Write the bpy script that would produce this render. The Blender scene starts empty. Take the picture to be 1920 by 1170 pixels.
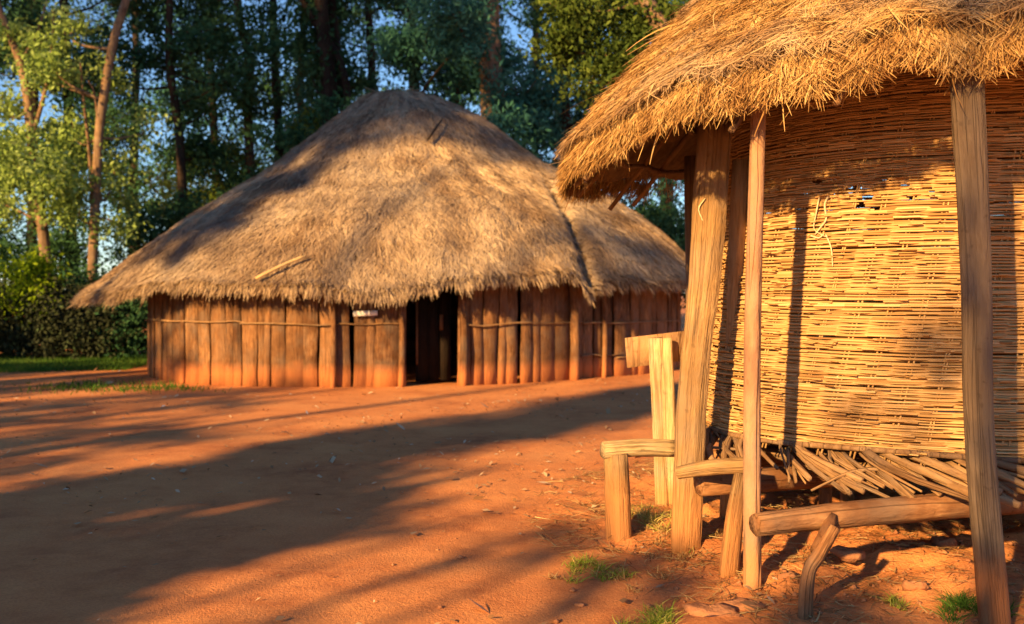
import bpy, math
import numpy as np
from mathutils import Vector

# ------------------------------------------------------------------ camera, sky, sun, exposure
SC = bpy.context.scene
COL = SC.collection
EYE = 1.6
F = 1920 * 35 / 36.0
HOR = 550.0
cam_d = bpy.data.cameras.new('camera')
cam = bpy.data.objects.new('camera', cam_d)
COL.objects.link(cam)
cam.location = (0, 0, EYE)
cam.rotation_euler = (math.radians(90), 0, 0)
cam_d.lens = 35
cam_d.sensor_width = 36
cam_d.shift_y = -35 / 1920
cam_d.clip_start = 0.05
cam_d.clip_end = 2000
cam_d.dof.use_dof = True
cam_d.dof.focus_distance = 5.7
cam_d.dof.aperture_fstop = 2.0
SC.camera = cam

SUN_AZ, SUN_EL = math.radians(35), math.radians(21.5)
world = bpy.data.worlds.new('World')
SC.world = world
world.use_nodes = True
wn = world.node_tree.nodes
sky = wn.new('ShaderNodeTexSky')
sky.sky_type = 'NISHITA'
sky.sun_disc = False
sky.sun_elevation = SUN_EL
sky.sun_rotation = math.radians(215)
sky.air_density = 1.0
sky.dust_density = 0.0
sky.ozone_density = 5.0
world.node_tree.links.new(sky.outputs[0], wn['Background'].inputs[0])
wn['Background'].inputs[1].default_value = 0.064

sun_d = bpy.data.lights.new('sun', 'SUN')
sun_d.energy = 5.0
sun_d.angle = math.radians(1.2)
sun_d.color = (1.0, 0.60, 0.22)
sun = bpy.data.objects.new('sun', sun_d)
COL.objects.link(sun)
sdir = Vector((math.sin(SUN_AZ) * math.cos(SUN_EL), math.cos(SUN_AZ) * math.cos(SUN_EL), -math.sin(SUN_EL)))
sun.rotation_euler = sdir.to_track_quat('-Z', 'Y').to_euler()
sun.location = (-20, -25, 30)

SC.view_settings.view_transform = 'Standard'
SC.view_settings.look = 'None'
SC.view_settings.exposure = 1.5
SC.view_settings.gamma = 1
SC.render.engine = 'CYCLES'
SC.cycles.use_denoising = True
SC.cycles.max_bounces = 6
SC.cycles.diffuse_bounces = 2
SC.cycles.transparent_max_bounces = 4

# ------------------------------------------------------------------ helpers
RNG = np.random.default_rng(7)


def P(px, py, d):
    """A point of the place from its direction and its distance ahead."""
    return np.array([(px - 960) / F * d, d, EYE - (py - HOR) / F * d])


_NG = np.random.default_rng(99).random((64, 64))


def vnoise(x, y):
    x = np.asarray(x, float); y = np.asarray(y, float)
    xi = np.floor(x).astype(int); yi = np.floor(y).astype(int)
    fx = x - xi; fy = y - yi
    fx = fx * fx * (3 - 2 * fx); fy = fy * fy * (3 - 2 * fy)
    g = lambda a, b: _NG[a % 64, b % 64]
    return ((g(xi, yi) * (1 - fx) + g(xi + 1, yi) * fx) * (1 - fy) +
            (g(xi, yi + 1) * (1 - fx) + g(xi + 1, yi + 1) * fx) * fy)


def fbm(x, y, o=3):
    s = 0; a = 0.5
    for k in range(o):
        s = s + a * (vnoise(x * 2 ** k + 13.7 * k, y * 2 ** k + 7.1 * k) - 0.5)
        a *= 0.5
    return s


GC = np.array([3.0, 7.1])          # centre of the small store hut
HC = np.array([-2.48, 21.5])       # centre of the large hut


def ground_h(x, y):
    x = np.asarray(x, float); y = np.asarray(y, float)
    r = np.hypot(x - GC[0], y - GC[1])
    near = np.exp(-(np.hypot(x - 1.5, y - 6) / 9) ** 2)
    h = 0.06 * fbm(x * 0.35, y * 0.35) + near * (0.05 * fbm(x * 1.7, y * 1.7) + 0.022 * fbm(x * 6, y * 6, 3))
    inner = np.clip((3.0 - r) / 1.4, 0, 1)
    h = h + 0.07 * inner * inner * (3 - 2 * inner) + inner * (0.24 * fbm(x * 2.6 + 5, y * 2.6, 3) + 0.16 * fbm(x * 8, y * 8 + 3, 3))
    return h


def link(o, parent=None):
    COL.objects.link(o)
    if parent is not None:
        o.parent = parent
    return o


def tag(o, label=None, cat=None, group=None, kind=None):
    if label: o['label'] = label
    if cat: o['category'] = cat
    if group: o['group'] = group
    if kind: o['kind'] = kind
    return o


def thing(name, label, cat, loc=(0, 0, 0), group=None):
    o = bpy.data.objects.new(name, None)
    o.empty_display_size = 0.2
    o.location = loc
    link(o)
    return tag(o, label, cat, group)


def mesh(name, V, Fc, mat, parent=None, smooth=False, attr=None, grain=None):
    """V (n,3), Fc list of int arrays (m,3) or (m,4). Vertices are in world space; the parent's offset is removed."""
    V = np.asarray(V, np.float32)
    W0 = V
    if parent is not None:
        off = np.zeros(3); p = parent
        while p is not None:
            off += np.array(p.location); p = p.parent
        V = V - off.astype(np.float32)
    if not isinstance(Fc, (list, tuple)):
        Fc = [Fc]
    Fc = [np.asarray(f, np.int32) for f in Fc if len(f)]
    me = bpy.data.meshes.new(name)
    me.vertices.add(len(V)); me.vertices.foreach_set('co', V.ravel())
    loops = np.concatenate([f.ravel() for f in Fc])
    tot = np.concatenate([np.full(len(f), f.shape[1], np.int32) for f in Fc])
    start = np.concatenate([[0], np.cumsum(tot)[:-1]]).astype(np.int32)
    me.loops.add(len(loops)); me.loops.foreach_set('vertex_index', loops)
    me.polygons.add(len(tot)); me.polygons.foreach_set('loop_start', start); me.polygons.foreach_set('loop_total', tot)
    if smooth:
        me.polygons.foreach_set('use_smooth', np.ones(len(tot), bool))
    if attr is not None:
        a = me.attributes.new('rnd', 'FLOAT', 'POINT')
        a.data.foreach_set('value', np.asarray(attr, np.float32))
    if len(V) < 6000:
        a = me.attributes.new('grain', 'FLOAT_VECTOR', 'POINT')
        a.data.foreach_set('vector', np.asarray(W0 if grain is None else grain, np.float32).ravel())
    me.update(calc_edges=True)
    me.materials.append(mat)
    o = bpy.data.objects.new(name, me)
    return link(o, parent)


class MB:
    def __init__(s): s.v = []; s.q = []; s.t = []; s.a = []; s.n = 0
    def add(s, V, Q=None, T=None, A=None):
        V = np.asarray(V, float)
        if Q is not None and len(Q): s.q.append(np.asarray(Q) + s.n)
        if T is not None and len(T): s.t.append(np.asarray(T) + s.n)
        s.v.append(V); s.a.append(np.full(len(V), 0.5) if A is None else np.broadcast_to(A, (len(V),)))
        s.n += len(V)
    def build(s, name, mat, parent=None, smooth=False, attr=True):
        fc = []
        if s.q: fc.append(np.concatenate(s.q))
        if s.t: fc.append(np.concatenate(s.t))
        return mesh(name, np.concatenate(s.v), fc, mat, parent, smooth, np.concatenate(s.a) if attr else None)


def unit(v):
    v = np.asarray(v, float)
    return v / np.maximum(np.linalg.norm(v, axis=-1, keepdims=True), 1e-9)


def smooth_path(pts, n):
    pts = np.asarray(pts, float)
    m = len(pts)
    if m == 2:
        return pts[0] + (pts[1] - pts[0]) * np.linspace(0, 1, n)[:, None]
    ext = np.vstack([2 * pts[0] - pts[1], pts, 2 * pts[-1] - pts[-2]])
    out = []
    for t in np.linspace(0, m - 1, n):
        i = min(int(t), m - 2); f = t - i
        a, b, c, d = ext[i], ext[i + 1], ext[i + 2], ext[i + 3]
        out.append(0.5 * (2 * b + (c - a) * f + (2 * a - 5 * b + 4 * c - d) * f * f + (3 * b - a - 3 * c + d) * f ** 3))
    return np.array(out)


def tube(path, rad, sides=8, rough=0.0, flat=1.0, rng=None, squash_dir=None, hewn=0.0):
    """Closed tube round a path; rough makes the section uneven along its length."""
    rng = rng or RNG
    path = np.asarray(path, float); n = len(path)
    rad = np.interp(np.linspace(0, 1, n), np.linspace(0, 1, len(np.atleast_1d(rad))), np.atleast_1d(rad))
    tan = unit(np.gradient(path, axis=0))
    ref = np.array([0.31, 0.21, 0.93]) if abs(tan[:, 2]).mean() < 0.8 else np.array([0.9, -0.4, 0.1])
    if squash_dir is not None: ref = np.asarray(squash_dir, float)
    a = unit(np.cross(tan, ref)); b = np.cross(tan, a)
    th = np.linspace(0, 2 * np.pi, sides, endpoint=False)
    prof = 1 + rough * (rng.random(sides) - 0.5) * 1.6
    if hewn:
        prof = prof * (1 + hewn * np.sin(2 * th + rng.uniform(0, 6)) * 0.5 + hewn * 0.5 * np.sin(3 * th + rng.uniform(0, 6)))
        for c in rng.integers(0, sides, max(1, sides // 9)): prof[c] *= 1 - 1.4 * hewn
    k = prof[None, :] * (1 + rough * (rng.random((n, sides)) - 0.5))
    V = path[:, None, :] + rad[:, None, None] * k[..., None] * (
        np.cos(th)[None, :, None] * a[:, None, :] + flat * np.sin(th)[None, :, None] * b[:, None, :])
    V = V.reshape(-1, 3)
    i = np.arange(n - 1)[:, None] * sides; j = np.arange(sides)[None, :]; j2 = (j + 1) % sides
    Q = np.stack([i + j, i + j2, i + sides + j2, i + sides + j], -1).reshape(-1, 4)
    V = np.vstack([V, path[0], path[-1]])
    c0, c1 = n * sides, n * sides + 1
    jj = np.arange(sides); jj2 = (jj + 1) % sides
    T = np.vstack([np.stack([np.full(sides, c0), jj2, jj], -1),
                   np.stack([np.full(sides, c1), (n - 1) * sides + jj, (n - 1) * sides + jj2], -1)])
    return V, Q, T


def rod(name, pts, rad, mat, parent=None, n=10, sides=8, rough=0.08, flat=1.0, smooth=True, squash_dir=None, rng=None, hewn=0.0):
    path = smooth_path(pts, n)
    V, Q, T = tube(path, rad, sides, rough, flat, rng, squash_dir, hewn)
    al = np.concatenate([[0], np.cumsum(np.linalg.norm(np.diff(path, axis=0), axis=1))])
    rm = float(np.mean(np.atleast_1d(rad))); th = np.linspace(0, 2 * np.pi, sides, endpoint=False)
    G = np.stack([np.broadcast_to(rm * np.cos(th), (n, sides)), np.broadcast_to(rm * np.sin(th), (n, sides)), np.broadcast_to(al[:, None], (n, sides))], -1).reshape(-1, 3)
    G = np.vstack([G, [0, 0, 0], [0, 0, al[-1]]])
    return mesh(name, V, [Q, T], mat, parent, smooth, None, G)


def strands(root, d, L, w, nrm, bend, segs=3, rnd=None, tip=0.25):
    """Thin tapering straws. root,d,nrm,bend (n,3); L,w (n,)"""
    n = len(root)
    side = unit(np.cross(d, nrm))
    t = np.linspace(0, 1, segs + 1)
    C = root[:, None, :] + d[:, None, :] * (L[:, None] * t)[..., None] + bend[:, None, :] * (L[:, None] * t ** 2)[..., None]
    ww = (w[:, None] * (1 - (1 - tip) * t ** 1.5))[..., None] * 0.5
    V = np.stack([C - side[:, None, :] * ww, C + side[:, None, :] * ww], 2).reshape(-1, 3)
    b = (np.arange(n) * (segs + 1) * 2)[:, None] + (np.arange(segs) * 2)[None, :]
    Q = np.stack([b, b + 1, b + 3, b + 2], -1).reshape(-1, 4)
    A = np.repeat(RNG.random(n) if rnd is None else rnd, (segs + 1) * 2)
    return V, Q, A


def leaves(cen, size, rng, droop=0.3, aspect=0.5):
    """Leaf-shaped kites with a fold, one per centre."""
    n = len(cen)
    d = unit(rng.normal(size=(n, 3)) + np.array([0, 0, -droop]))
    s = unit(np.cross(d, rng.normal(size=(n, 3))))
    up = np.cross(d, s)
    L = size * (0.6 + 0.8 * rng.random(n))[:, None]
    V = np.stack([cen - d * L * 0.5, cen + s * L * aspect * 0.5 + up * L * 0.08,
                  cen + d * L * 0.5, cen - s * L * aspect * 0.5 + up * L * 0.08], 1).reshape(-1, 3)
    Q = np.arange(n * 4).reshape(n, 4)
    return V, Q


# ------------------------------------------------------------------ materials
def new_mat(name):
    m = bpy.data.materials.new(name); m.use_nodes = True
    nt = m.node_tree
    for x in list(nt.nodes): nt.nodes.remove(x)
    out = nt.nodes.new('ShaderNodeOutputMaterial')
    return m, nt, out


def ramp(nt, src, stops):
    r = nt.nodes.new('ShaderNodeValToRGB')
    e = r.color_ramp.elements
    e[0].position, e[0].color = stops[0][0], (*stops[0][1], 1)
    e[1].position, e[1].color = stops[-1][0], (*stops[-1][1], 1)
    for p, c in stops[1:-1]:
        k = e.new(p); k.color = (*c, 1)
    nt.links.new(src, r.inputs[0])
    return r.outputs[0]


def coords(nt, scale=(1, 1, 1), kind='Object'):
    tc = nt.nodes.new('ShaderNodeTexCoord'); mp = nt.nodes.new('ShaderNodeMapping')
    mp.inputs['Scale'].default_value = scale
    nt.links.new(tc.outputs[kind], mp.inputs[0])
    return mp.outputs[0]


def noise(nt, vec, scale, detail=4, rough=0.6):
    n = nt.nodes.new('ShaderNodeTexNoise')
    n.inputs['Scale'].default_value = scale; n.inputs['Detail'].default_value = detail; n.inputs['Roughness'].default_value = rough
    nt.links.new(vec, n.inputs['Vector'])
    return n.outputs['Fac']


def mixc(nt, fac, a, b, mode='MIX'):
    m = nt.nodes.new('ShaderNodeMix'); m.data_type = 'RGBA'; m.blend_type = mode
    for sock, v in ((m.inputs[0], fac), (m.inputs[6], a), (m.inputs[7], b)):
        if isinstance(v, (int, float)): sock.default_value = v
        elif isinstance(v, tuple): sock.default_value = (*v, 1)
        else: nt.links.new(v, sock)
    return m.outputs[2]


def math_n(nt, op, a, b):
    m = nt.nodes.new('ShaderNodeMath'); m.operation = op; m.use_clamp = True
    for s, v in zip(m.inputs, (a, b)):
        if isinstance(v, (int, float)): s.default_value = v
        else: nt.links.new(v, s)
    return m.outputs[0]


def attr_out(nt, name='rnd'):
    a = nt.nodes.new('ShaderNodeAttribute'); a.attribute_name = name
    return a.outputs['Fac']


def finish(nt, out, col, rough=0.85, height=None, bump=0.3, dist=0.01, spec=0.2):
    b = nt.nodes.new('ShaderNodeBsdfPrincipled')
    nt.links.new(col, b.inputs['Base Color'])
    b.inputs['Roughness'].default_value = rough
    b.inputs['Specular IOR Level'].default_value = spec
    if height is not None:
        bp = nt.nodes.new('ShaderNodeBump'); bp.inputs['Strength'].default_value = bump; bp.inputs['Distance'].default_value = dist
        nt.links.new(height, bp.inputs['Height']); nt.links.new(bp.outputs[0], b.inputs['Normal'])
    nt.links.new(b.outputs[0], out.inputs[0])


def mat_soil():
    m, nt, out = new_mat('red_soil')
    v = coords(nt)
    big = noise(nt, v, 0.8, 6, 0.68); mid = noise(nt, v, 5, 6, 0.7); fine = noise(nt, v, 60, 4, 0.7)
    c1 = ramp(nt, big, [(0.34, (0.36, 0.125, 0.050)), (0.5, (0.57, 0.225, 0.082)), (0.64, (0.68, 0.305, 0.115))])
    c2 = mixc(nt, ramp(nt, mid, [(0.4, (0, 0, 0)), (0.65, (0.8, 0.8, 0.8))]), c1, (0.61, 0.255, 0.098))
    c3 = mixc(nt, math_n(nt, 'MULTIPLY', ramp(nt, fine, [(0.4, (0, 0, 0)), (0.75, (1, 1, 1))]), 0.5), c2, (0.27, 0.09, 0.04))
    h = nt.nodes.new('ShaderNodeMath'); h.operation = 'ADD'
    nt.links.new(mid, h.inputs[0]); nt.links.new(fine, h.inputs[1])
    finish(nt, out, c3, 0.95, h.outputs[0], 0.55, 0.03, 0.1)
    return m


def mat_wood(name, dark, mid, light, mud=None, mud_z=0.7, stretch=9, rand=True, scale=None):
    """Weathered wood with grain along Z; mud is red soil splashed up from the ground."""
    m, nt, out = new_mat(name)
    oi = nt.nodes.new('ShaderNodeObjectInfo')
    add = nt.nodes.new('ShaderNodeVectorMath'); add.operation = 'ADD'
    sc = nt.nodes.new('ShaderNodeVectorMath'); sc.operation = 'SCALE'
    comb = nt.nodes.new('ShaderNodeCombineXYZ')
    for i in range(3): nt.links.new(oi.outputs['Random'], comb.inputs[i])
    nt.links.new(comb.outputs[0], sc.inputs[0]); sc.inputs['Scale'].default_value = 37.0
    ga = nt.nodes.new('ShaderNodeAttribute'); ga.attribute_name = 'grain'
    nt.links.new(ga.outputs['Vector'], add.inputs[0]); nt.links.new(sc.outputs[0], add.inputs[1])
    mp = nt.nodes.new('ShaderNodeMapping'); mp.inputs['Scale'].default_value = scale or (stretch, stretch, 1.5)
    nt.links.new(add.outputs[0], mp.inputs[0])
    g = noise(nt, mp.outputs[0], 4.5, 6, 0.65)
    b = noise(nt, add.outputs[0], 1.8, 4, 0.6)
    c = ramp(nt, g, [(0.30, dark), (0.5, mid), (0.70, light)])
    c = mixc(nt, ramp(nt, b, [(0.42, (0, 0, 0)), (0.62, (0.8, 0.8, 0.8))]), c, dark)
    mp2 = nt.nodes.new('ShaderNodeMapping'); sc3 = mp.inputs['Scale'].default_value; mp2.inputs['Scale'].default_value = [q * (0.22 if q == min(sc3) else 1.3) for q in sc3]
    nt.links.new(add.outputs[0], mp2.inputs[0])
    ck = noise(nt, mp2.outputs[0], 1.6, 3, 0.5)
    crack = ramp(nt, ck, [(0.478, (1, 1, 1)), (0.497, (0.22, 0.2, 0.18)), (0.503, (0.22, 0.2, 0.18)), (0.522, (1, 1, 1))])
    c = mixc(nt, 0.62, c, crack, 'MULTIPLY')
    kn = ramp(nt, noise(nt, add.outputs[0], 17, 2, 0.5), [(0.66, (1, 1, 1)), (0.73, (0.4, 0.34, 0.3))])
    c = mixc(nt, 0.7, c, kn, 'MULTIPLY')
    g = math_n(nt, 'MULTIPLY', g, crack)
    wz = ramp(nt, noise(nt, add.outputs[0], 3.1, 3, 0.6), [(0.45, (0, 0, 0)), (0.66, (0.5, 0.5, 0.5))])
    c = mixc(nt, wz, c, (mid[0] * 0.62, mid[0] * 0.52, mid[0] * 0.43))
    if rand:
        c = mixc(nt, math_n(nt, 'MULTIPLY', oi.outputs['Random'], 0.4), c, mid)
        c = mixc(nt, 0.75, c, ramp(nt, oi.outputs['Random'], [(0.0, (0.55, 0.5, 0.5)), (0.35, (1.0, 1.0, 1.0)), (0.6, (0.7, 0.66, 0.62)), (1.0, (1.15, 1.1, 1.05))]), 'MULTIPLY')
    if mud:
        geo = nt.nodes.new('ShaderNodeNewGeometry'); sp = nt.nodes.new('ShaderNodeSeparateXYZ')
        nt.links.new(geo.outputs['Position'], sp.inputs[0])
        mr = nt.nodes.new('ShaderNodeMapRange')
        mr.inputs['From Min'].default_value = mud_z; mr.inputs['From Max'].default_value = 0.0
        nt.links.new(sp.outputs['Z'], mr.inputs['Value'])
        k = math_n(nt, 'ADD', mr.outputs[0], math_n(nt, 'SUBTRACT', b, 0.55))
        k = ramp(nt, k, [(0.18, (0, 0, 0)), (0.6, (0.95, 0.95, 0.95))])
        c = mixc(nt, k, c, mud)
    finish(nt, out, c, 0.85, g, 0.8, 0.02, 0.15)
    return m


def mat_straw(name, stops, patch=None, patch_scale=1.2, trans=0.15):
    m, nt, out = new_mat(name)
    r = attr_out(nt)
    c = ramp(nt, r, stops)
    if patch:
        v = coords(nt)
        n = noise(nt, v, patch_scale, 4, 0.65)
        c = mixc(nt, ramp(nt, n, [(0.42, (0, 0, 0)), (0.62, (0.8, 0.8, 0.8))]), c, mixc(nt, r, patch[0], patch[1]))
    d = nt.nodes.new('ShaderNodeBsdfDiffuse'); t = nt.nodes.new('ShaderNodeBsdfTranslucent'); mx = nt.nodes.new('ShaderNodeMixShader')
    nt.links.new(c, d.inputs[0]); nt.links.new(c, t.inputs[0]); mx.inputs[0].default_value = trans
    nt.links.new(d.outputs[0], mx.inputs[1]); nt.links.new(t.outputs[0], mx.inputs[2]); nt.links.new(mx.outputs[0], out.inputs[0])
    return m


def mat_leaf(name, stops, trans=0.3):
    return mat_straw(name, stops, None, 1, trans)


def mat_plain(name, c1, c2, scale=8, rough=0.85, bump=0.4, dist=0.01):
    m, nt, out = new_mat(name)
    n = noise(nt, coords(nt), scale, 5, 0.65)
    finish(nt, out, ramp(nt, n, [(0.3, c1), (0.7, c2)]), rough, n, bump, dist)
    return m


M_SOIL = mat_soil()
M_PLANK = mat_wood('plank_wood', (0.08, 0.036, 0.018), (0.26, 0.13, 0.058), (0.43, 0.25, 0.12), (0.42, 0.155, 0.055), 0.5)
M_DOOR_SHADED = mat_wood('shaded_door_wood', (0.012, 0.008, 0.006), (0.024, 0.015, 0.010), (0.045, 0.027, 0.018))  # near-black so the colour itself carries the eave shade in the doorway
M_POST = mat_wood('post_wood', (0.20, 0.115, 0.05), (0.40, 0.25, 0.115), (0.56, 0.38, 0.19), (0.42, 0.19, 0.07), 0.6, 12)
M_PALE = mat_wood('pale_split_wood', (0.34, 0.22, 0.10), (0.56, 0.41, 0.21), (0.70, 0.55, 0.32), (0.45, 0.24, 0.10), 0.3, 12)
M_GREYPOST = mat_wood('weathered_post_wood', (0.15, 0.10, 0.065), (0.28, 0.20, 0.13), (0.40, 0.30, 0.20), (0.30, 0.12, 0.05), 0.5, 12)
M_POLE = mat_wood('peeled_pole_wood', (0.24, 0.125, 0.07), (0.40, 0.22, 0.125), (0.50, 0.31, 0.19), (0.42, 0.20, 0.09), 0.3, 4)
M_LOG = mat_wood('log_bark', (0.13, 0.055, 0.025), (0.30, 0.145, 0.065), (0.46, 0.26, 0.125), None, 1, 6)
M_STICK = mat_wood('branch_wood', (0.17, 0.09, 0.045), (0.33, 0.20, 0.10), (0.48, 0.32, 0.17), None, 1, 6)
M_WEAVE = mat_straw('wicker', [(0.0, (0.28, 0.14, 0.052)), (0.35, (0.44, 0.255, 0.10)), (0.7, (0.55, 0.34, 0.15)), (1.0, (0.67, 0.46, 0.23))], None, 1, 0.0)
M_THATCH = mat_straw('golden_thatch', [(0.0, (0.15, 0.065, 0.022)), (0.3, (0.33, 0.175, 0.06)), (0.7, (0.48, 0.295, 0.11)), (1.0, (0.63, 0.44, 0.20))],
                     ((0.20, 0.135, 0.09), (0.52, 0.40, 0.28)), 1.3)
M_EAVE = mat_straw('fresh_golden_straw', [(0.0, (0.13, 0.06, 0.024)), (0.3, (0.31, 0.17, 0.062)), (0.7, (0.48, 0.295, 0.115)), (1.0, (0.62, 0.44, 0.20))])
M_OLDTHATCH = mat_straw('weathered_thatch', [(0.0, (0.19, 0.12, 0.075)), (0.35, (0.35, 0.245, 0.155)), (0.75, (0.49, 0.36, 0.23)), (1.0, (0.62, 0.48, 0.32))],
                        ((0.22, 0.17, 0.135), (0.44, 0.345, 0.25)), 0.45)
M_UNDER = mat_plain('thatch_core', (0.10, 0.06, 0.03), (0.22, 0.14, 0.065), 14, 0.95, 0.6, 0.03)
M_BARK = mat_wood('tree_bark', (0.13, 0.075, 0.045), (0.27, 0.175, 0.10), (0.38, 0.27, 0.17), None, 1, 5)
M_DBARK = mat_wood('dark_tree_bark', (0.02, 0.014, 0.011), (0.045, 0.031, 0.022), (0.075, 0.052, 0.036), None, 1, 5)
M_SIGN = mat_plain('white_sign_paint', (0.70, 0.70, 0.68), (0.82, 0.82, 0.80), 6, 0.6, 0.05)
M_BOARD = mat_wood('sign_board_wood', (0.28, 0.15, 0.07), (0.38, 0.22, 0.11), (0.46, 0.29, 0.15), None, 1, 5)
M_STONE = mat_plain('red_stone', (0.26, 0.10, 0.045), (0.42, 0.20, 0.10), 9, 0.95, 0.9, 0.03)
M_ROPE = mat_plain('rope_fibre', (0.45, 0.34, 0.20), (0.66, 0.54, 0.36), 40, 0.9, 0.4, 0.004)
M_LITTER = mat_straw('dry_leaf_litter', [(0.0, (0.20, 0.10, 0.05)), (0.5, (0.42, 0.28, 0.16)), (0.85, (0.55, 0.44, 0.32)), (1.0, (0.70, 0.64, 0.56))], None, 1, 0.1)
M_DRYGRASS = mat_straw('dry_grass', [(0.0, (0.17, 0.08, 0.035)), (0.5, (0.36, 0.22, 0.095)), (1.0, (0.56, 0.42, 0.20))], None, 1, 0.15)
M_GRASS = mat_leaf('green_grass', [(0.0, (0.035, 0.085, 0.015)), (0.5, (0.065, 0.15, 0.025)), (1.0, (0.13, 0.22, 0.045))])
M_TUFT = mat_leaf('bright_grass', [(0.0, (0.12, 0.20, 0.025)), (0.45, (0.24, 0.32, 0.045)), (0.7, (0.42, 0.40, 0.10)), (1.0, (0.58, 0.46, 0.17))])
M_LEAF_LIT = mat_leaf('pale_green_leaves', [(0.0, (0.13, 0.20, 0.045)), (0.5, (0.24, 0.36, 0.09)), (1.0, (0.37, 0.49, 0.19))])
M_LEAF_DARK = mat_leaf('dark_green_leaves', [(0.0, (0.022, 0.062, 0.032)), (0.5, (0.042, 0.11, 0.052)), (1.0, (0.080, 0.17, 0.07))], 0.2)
M_LEAF_BLUE = mat_leaf('blue_green_leaves', [(0.0, (0.028, 0.095, 0.070)), (0.5, (0.054, 0.17, 0.12)), (1.0, (0.095, 0.26, 0.18))], 0.2)
M_LEAF_OLIVE = mat_leaf('olive_leaves', [(0.0, (0.030, 0.055, 0.014)), (0.5, (0.065, 0.105, 0.022)), (1.0, (0.14, 0.19, 0.04))])
M_LEAF_YEL = mat_leaf('yellow_green_leaves', [(0.0, (0.09, 0.14, 0.02)), (0.5, (0.19, 0.28, 0.04)), (1.0, (0.32, 0.38, 0.07))], 0.4)
M_LEAF_BRIGHT = mat_leaf('bright_green_leaves', [(0.0, (0.10, 0.18, 0.01)), (0.5, (0.19, 0.30, 0.015)), (1.0, (0.30, 0.40, 0.03))], 0.4)
M_TWIG = mat_leaf('brown_twiggy_leaves', [(0.0, (0.022, 0.028, 0.018)), (0.6, (0.045, 0.055, 0.032)), (1.0, (0.065, 0.105, 0.05))], 0.1)

# ------------------------------------------------------------------ ground
def build_ground():
    k = np.linspace(-1, 1, 340)
    sx = np.sinh(k * 7.0) / math.sinh(7.0) * 500 + 0.9
    sy = np.sinh(k * 7.0) / math.sinh(7.0) * 500 + 6.5
    X, Y = np.meshgrid(sx, sy)
    Z = ground_h(X, Y)
    V = np.stack([X, Y, Z], -1).reshape(-1, 3)
    n = len(k)
    i = np.arange(n - 1)[:, None] * n + np.arange(n - 1)[None, :]
    Q = np.stack([i, i + 1, i + n + 1, i + n], -1).reshape(-1, 4)
    o = mesh('ground', V, Q, M_SOIL, None, True)
    tag(o, 'bare red earth yard', None, None, 'structure')


build_ground()

# ------------------------------------------------------------------ large hut
def cyc_interp(deg, table):
    a = np.array([t[0] for t in table], float); v = np.array([t[1] for t in table], float)
    a = np.concatenate([a - 360, a, a + 360]); v = np.tile(v, 3)
    return np.interp((np.asarray(deg) + 180) % 360 - 180, a, v)


WALL = [(-165, 5.05), (-144, 5.0), (-130, 4.95), (-110, 4.75), (-90, 4.6), (-60, 4.5), (-34, 4.75), (-15, 5.5), (0, 6.15),
        (20, 6.3), (45, 5.9), (90, 5.2), (135, 5.1), (175, 5.05)]
_dense = np.arange(-180, 180, 2.0)
_w = cyc_interp(_dense, WALL)
for _ in range(4): _w = (np.roll(_w, 1) + 2 * _w + np.roll(_w, -1)) / 4
WALLS = list(zip(_dense, _w))
wall_r = lambda deg: cyc_interp(deg, WALLS)
OVER = [(-180, 1.2), (-150, 1.08), (-130, 0.7), (-110, 0.6), (-60, 0.6), (-30, 0.65), (0, 0.85), (60, 0.7), (120, 1.1)]
eave_r = lambda deg: wall_r(deg) + cyc_interp(deg, OVER)
# the eave line, lower over the left side and in a tongue beside the door
EAVEZ = [(-180, 1.48), (-155, 1.48), (-140, 1.52), (-125, 1.70), (-110, 1.74), (-100, 1.72), (-92, 1.60), (-87, 1.52), (-82, 1.62), (-76, 1.72), (-65, 1.80),
         (-50, 1.80), (-42, 1.72), (-30, 1.68), (-20, 1.6), (0, 1.52), (90, 1.6)]
PROF_L = np.array([(0, 5.98), (0.12, 5.82), (0.25, 5.15), (0.48, 4.0), (0.65, 3.3), (0.82, 2.6), (1.0, 1.62)])
PROF_R = np.array([(0, 5.98), (0.12, 5.86), (0.26, 5.4), (0.45, 4.45), (0.62, 3.82), (0.8, 3.1), (0.92, 2.35), (1.0, 1.7)])


def hut_roof_z(deg, f):
    w = 0.5 + 0.5 * np.cos(np.radians(deg))
    zl = np.interp(f, PROF_L[:, 0], PROF_L[:, 1]); zr = np.interp(f, PROF_R[:, 0], PROF_R[:, 1])
    z = zl * (1 - w) + zr * w
    ez = cyc_interp(deg, EAVEZ)
    return z + (ez + 0.10 - 1.62) * np.clip((f - 0.55) / 0.45, 0, 1) ** 2


def hut_roof_pt(deg, f, lift=0.0):
    a = np.radians(deg); r = eave_r(deg) * f
    b = 0.22 * fbm(deg / 16.0 + 20, f * 5, 3) + 0.12 * fbm(deg / 5.0, f * 12, 2)
    gd = deg - np.interp(f, [0.5, 0.62, 0.72, 0.94, 1.0], [-17, -25, -31, -40.5, -43])   # sunken seam where the right end joins
    b = b - 0.24 * np.exp(-(gd / 1.7) ** 2) * np.clip((f - 0.5) / 0.15, 0, 1)
    return np.stack([HC[0] + r * np.cos(a), HC[1] + r * np.sin(a), hut_roof_z(deg, f) + b * (0.3 + f) + lift], -1)


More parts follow.
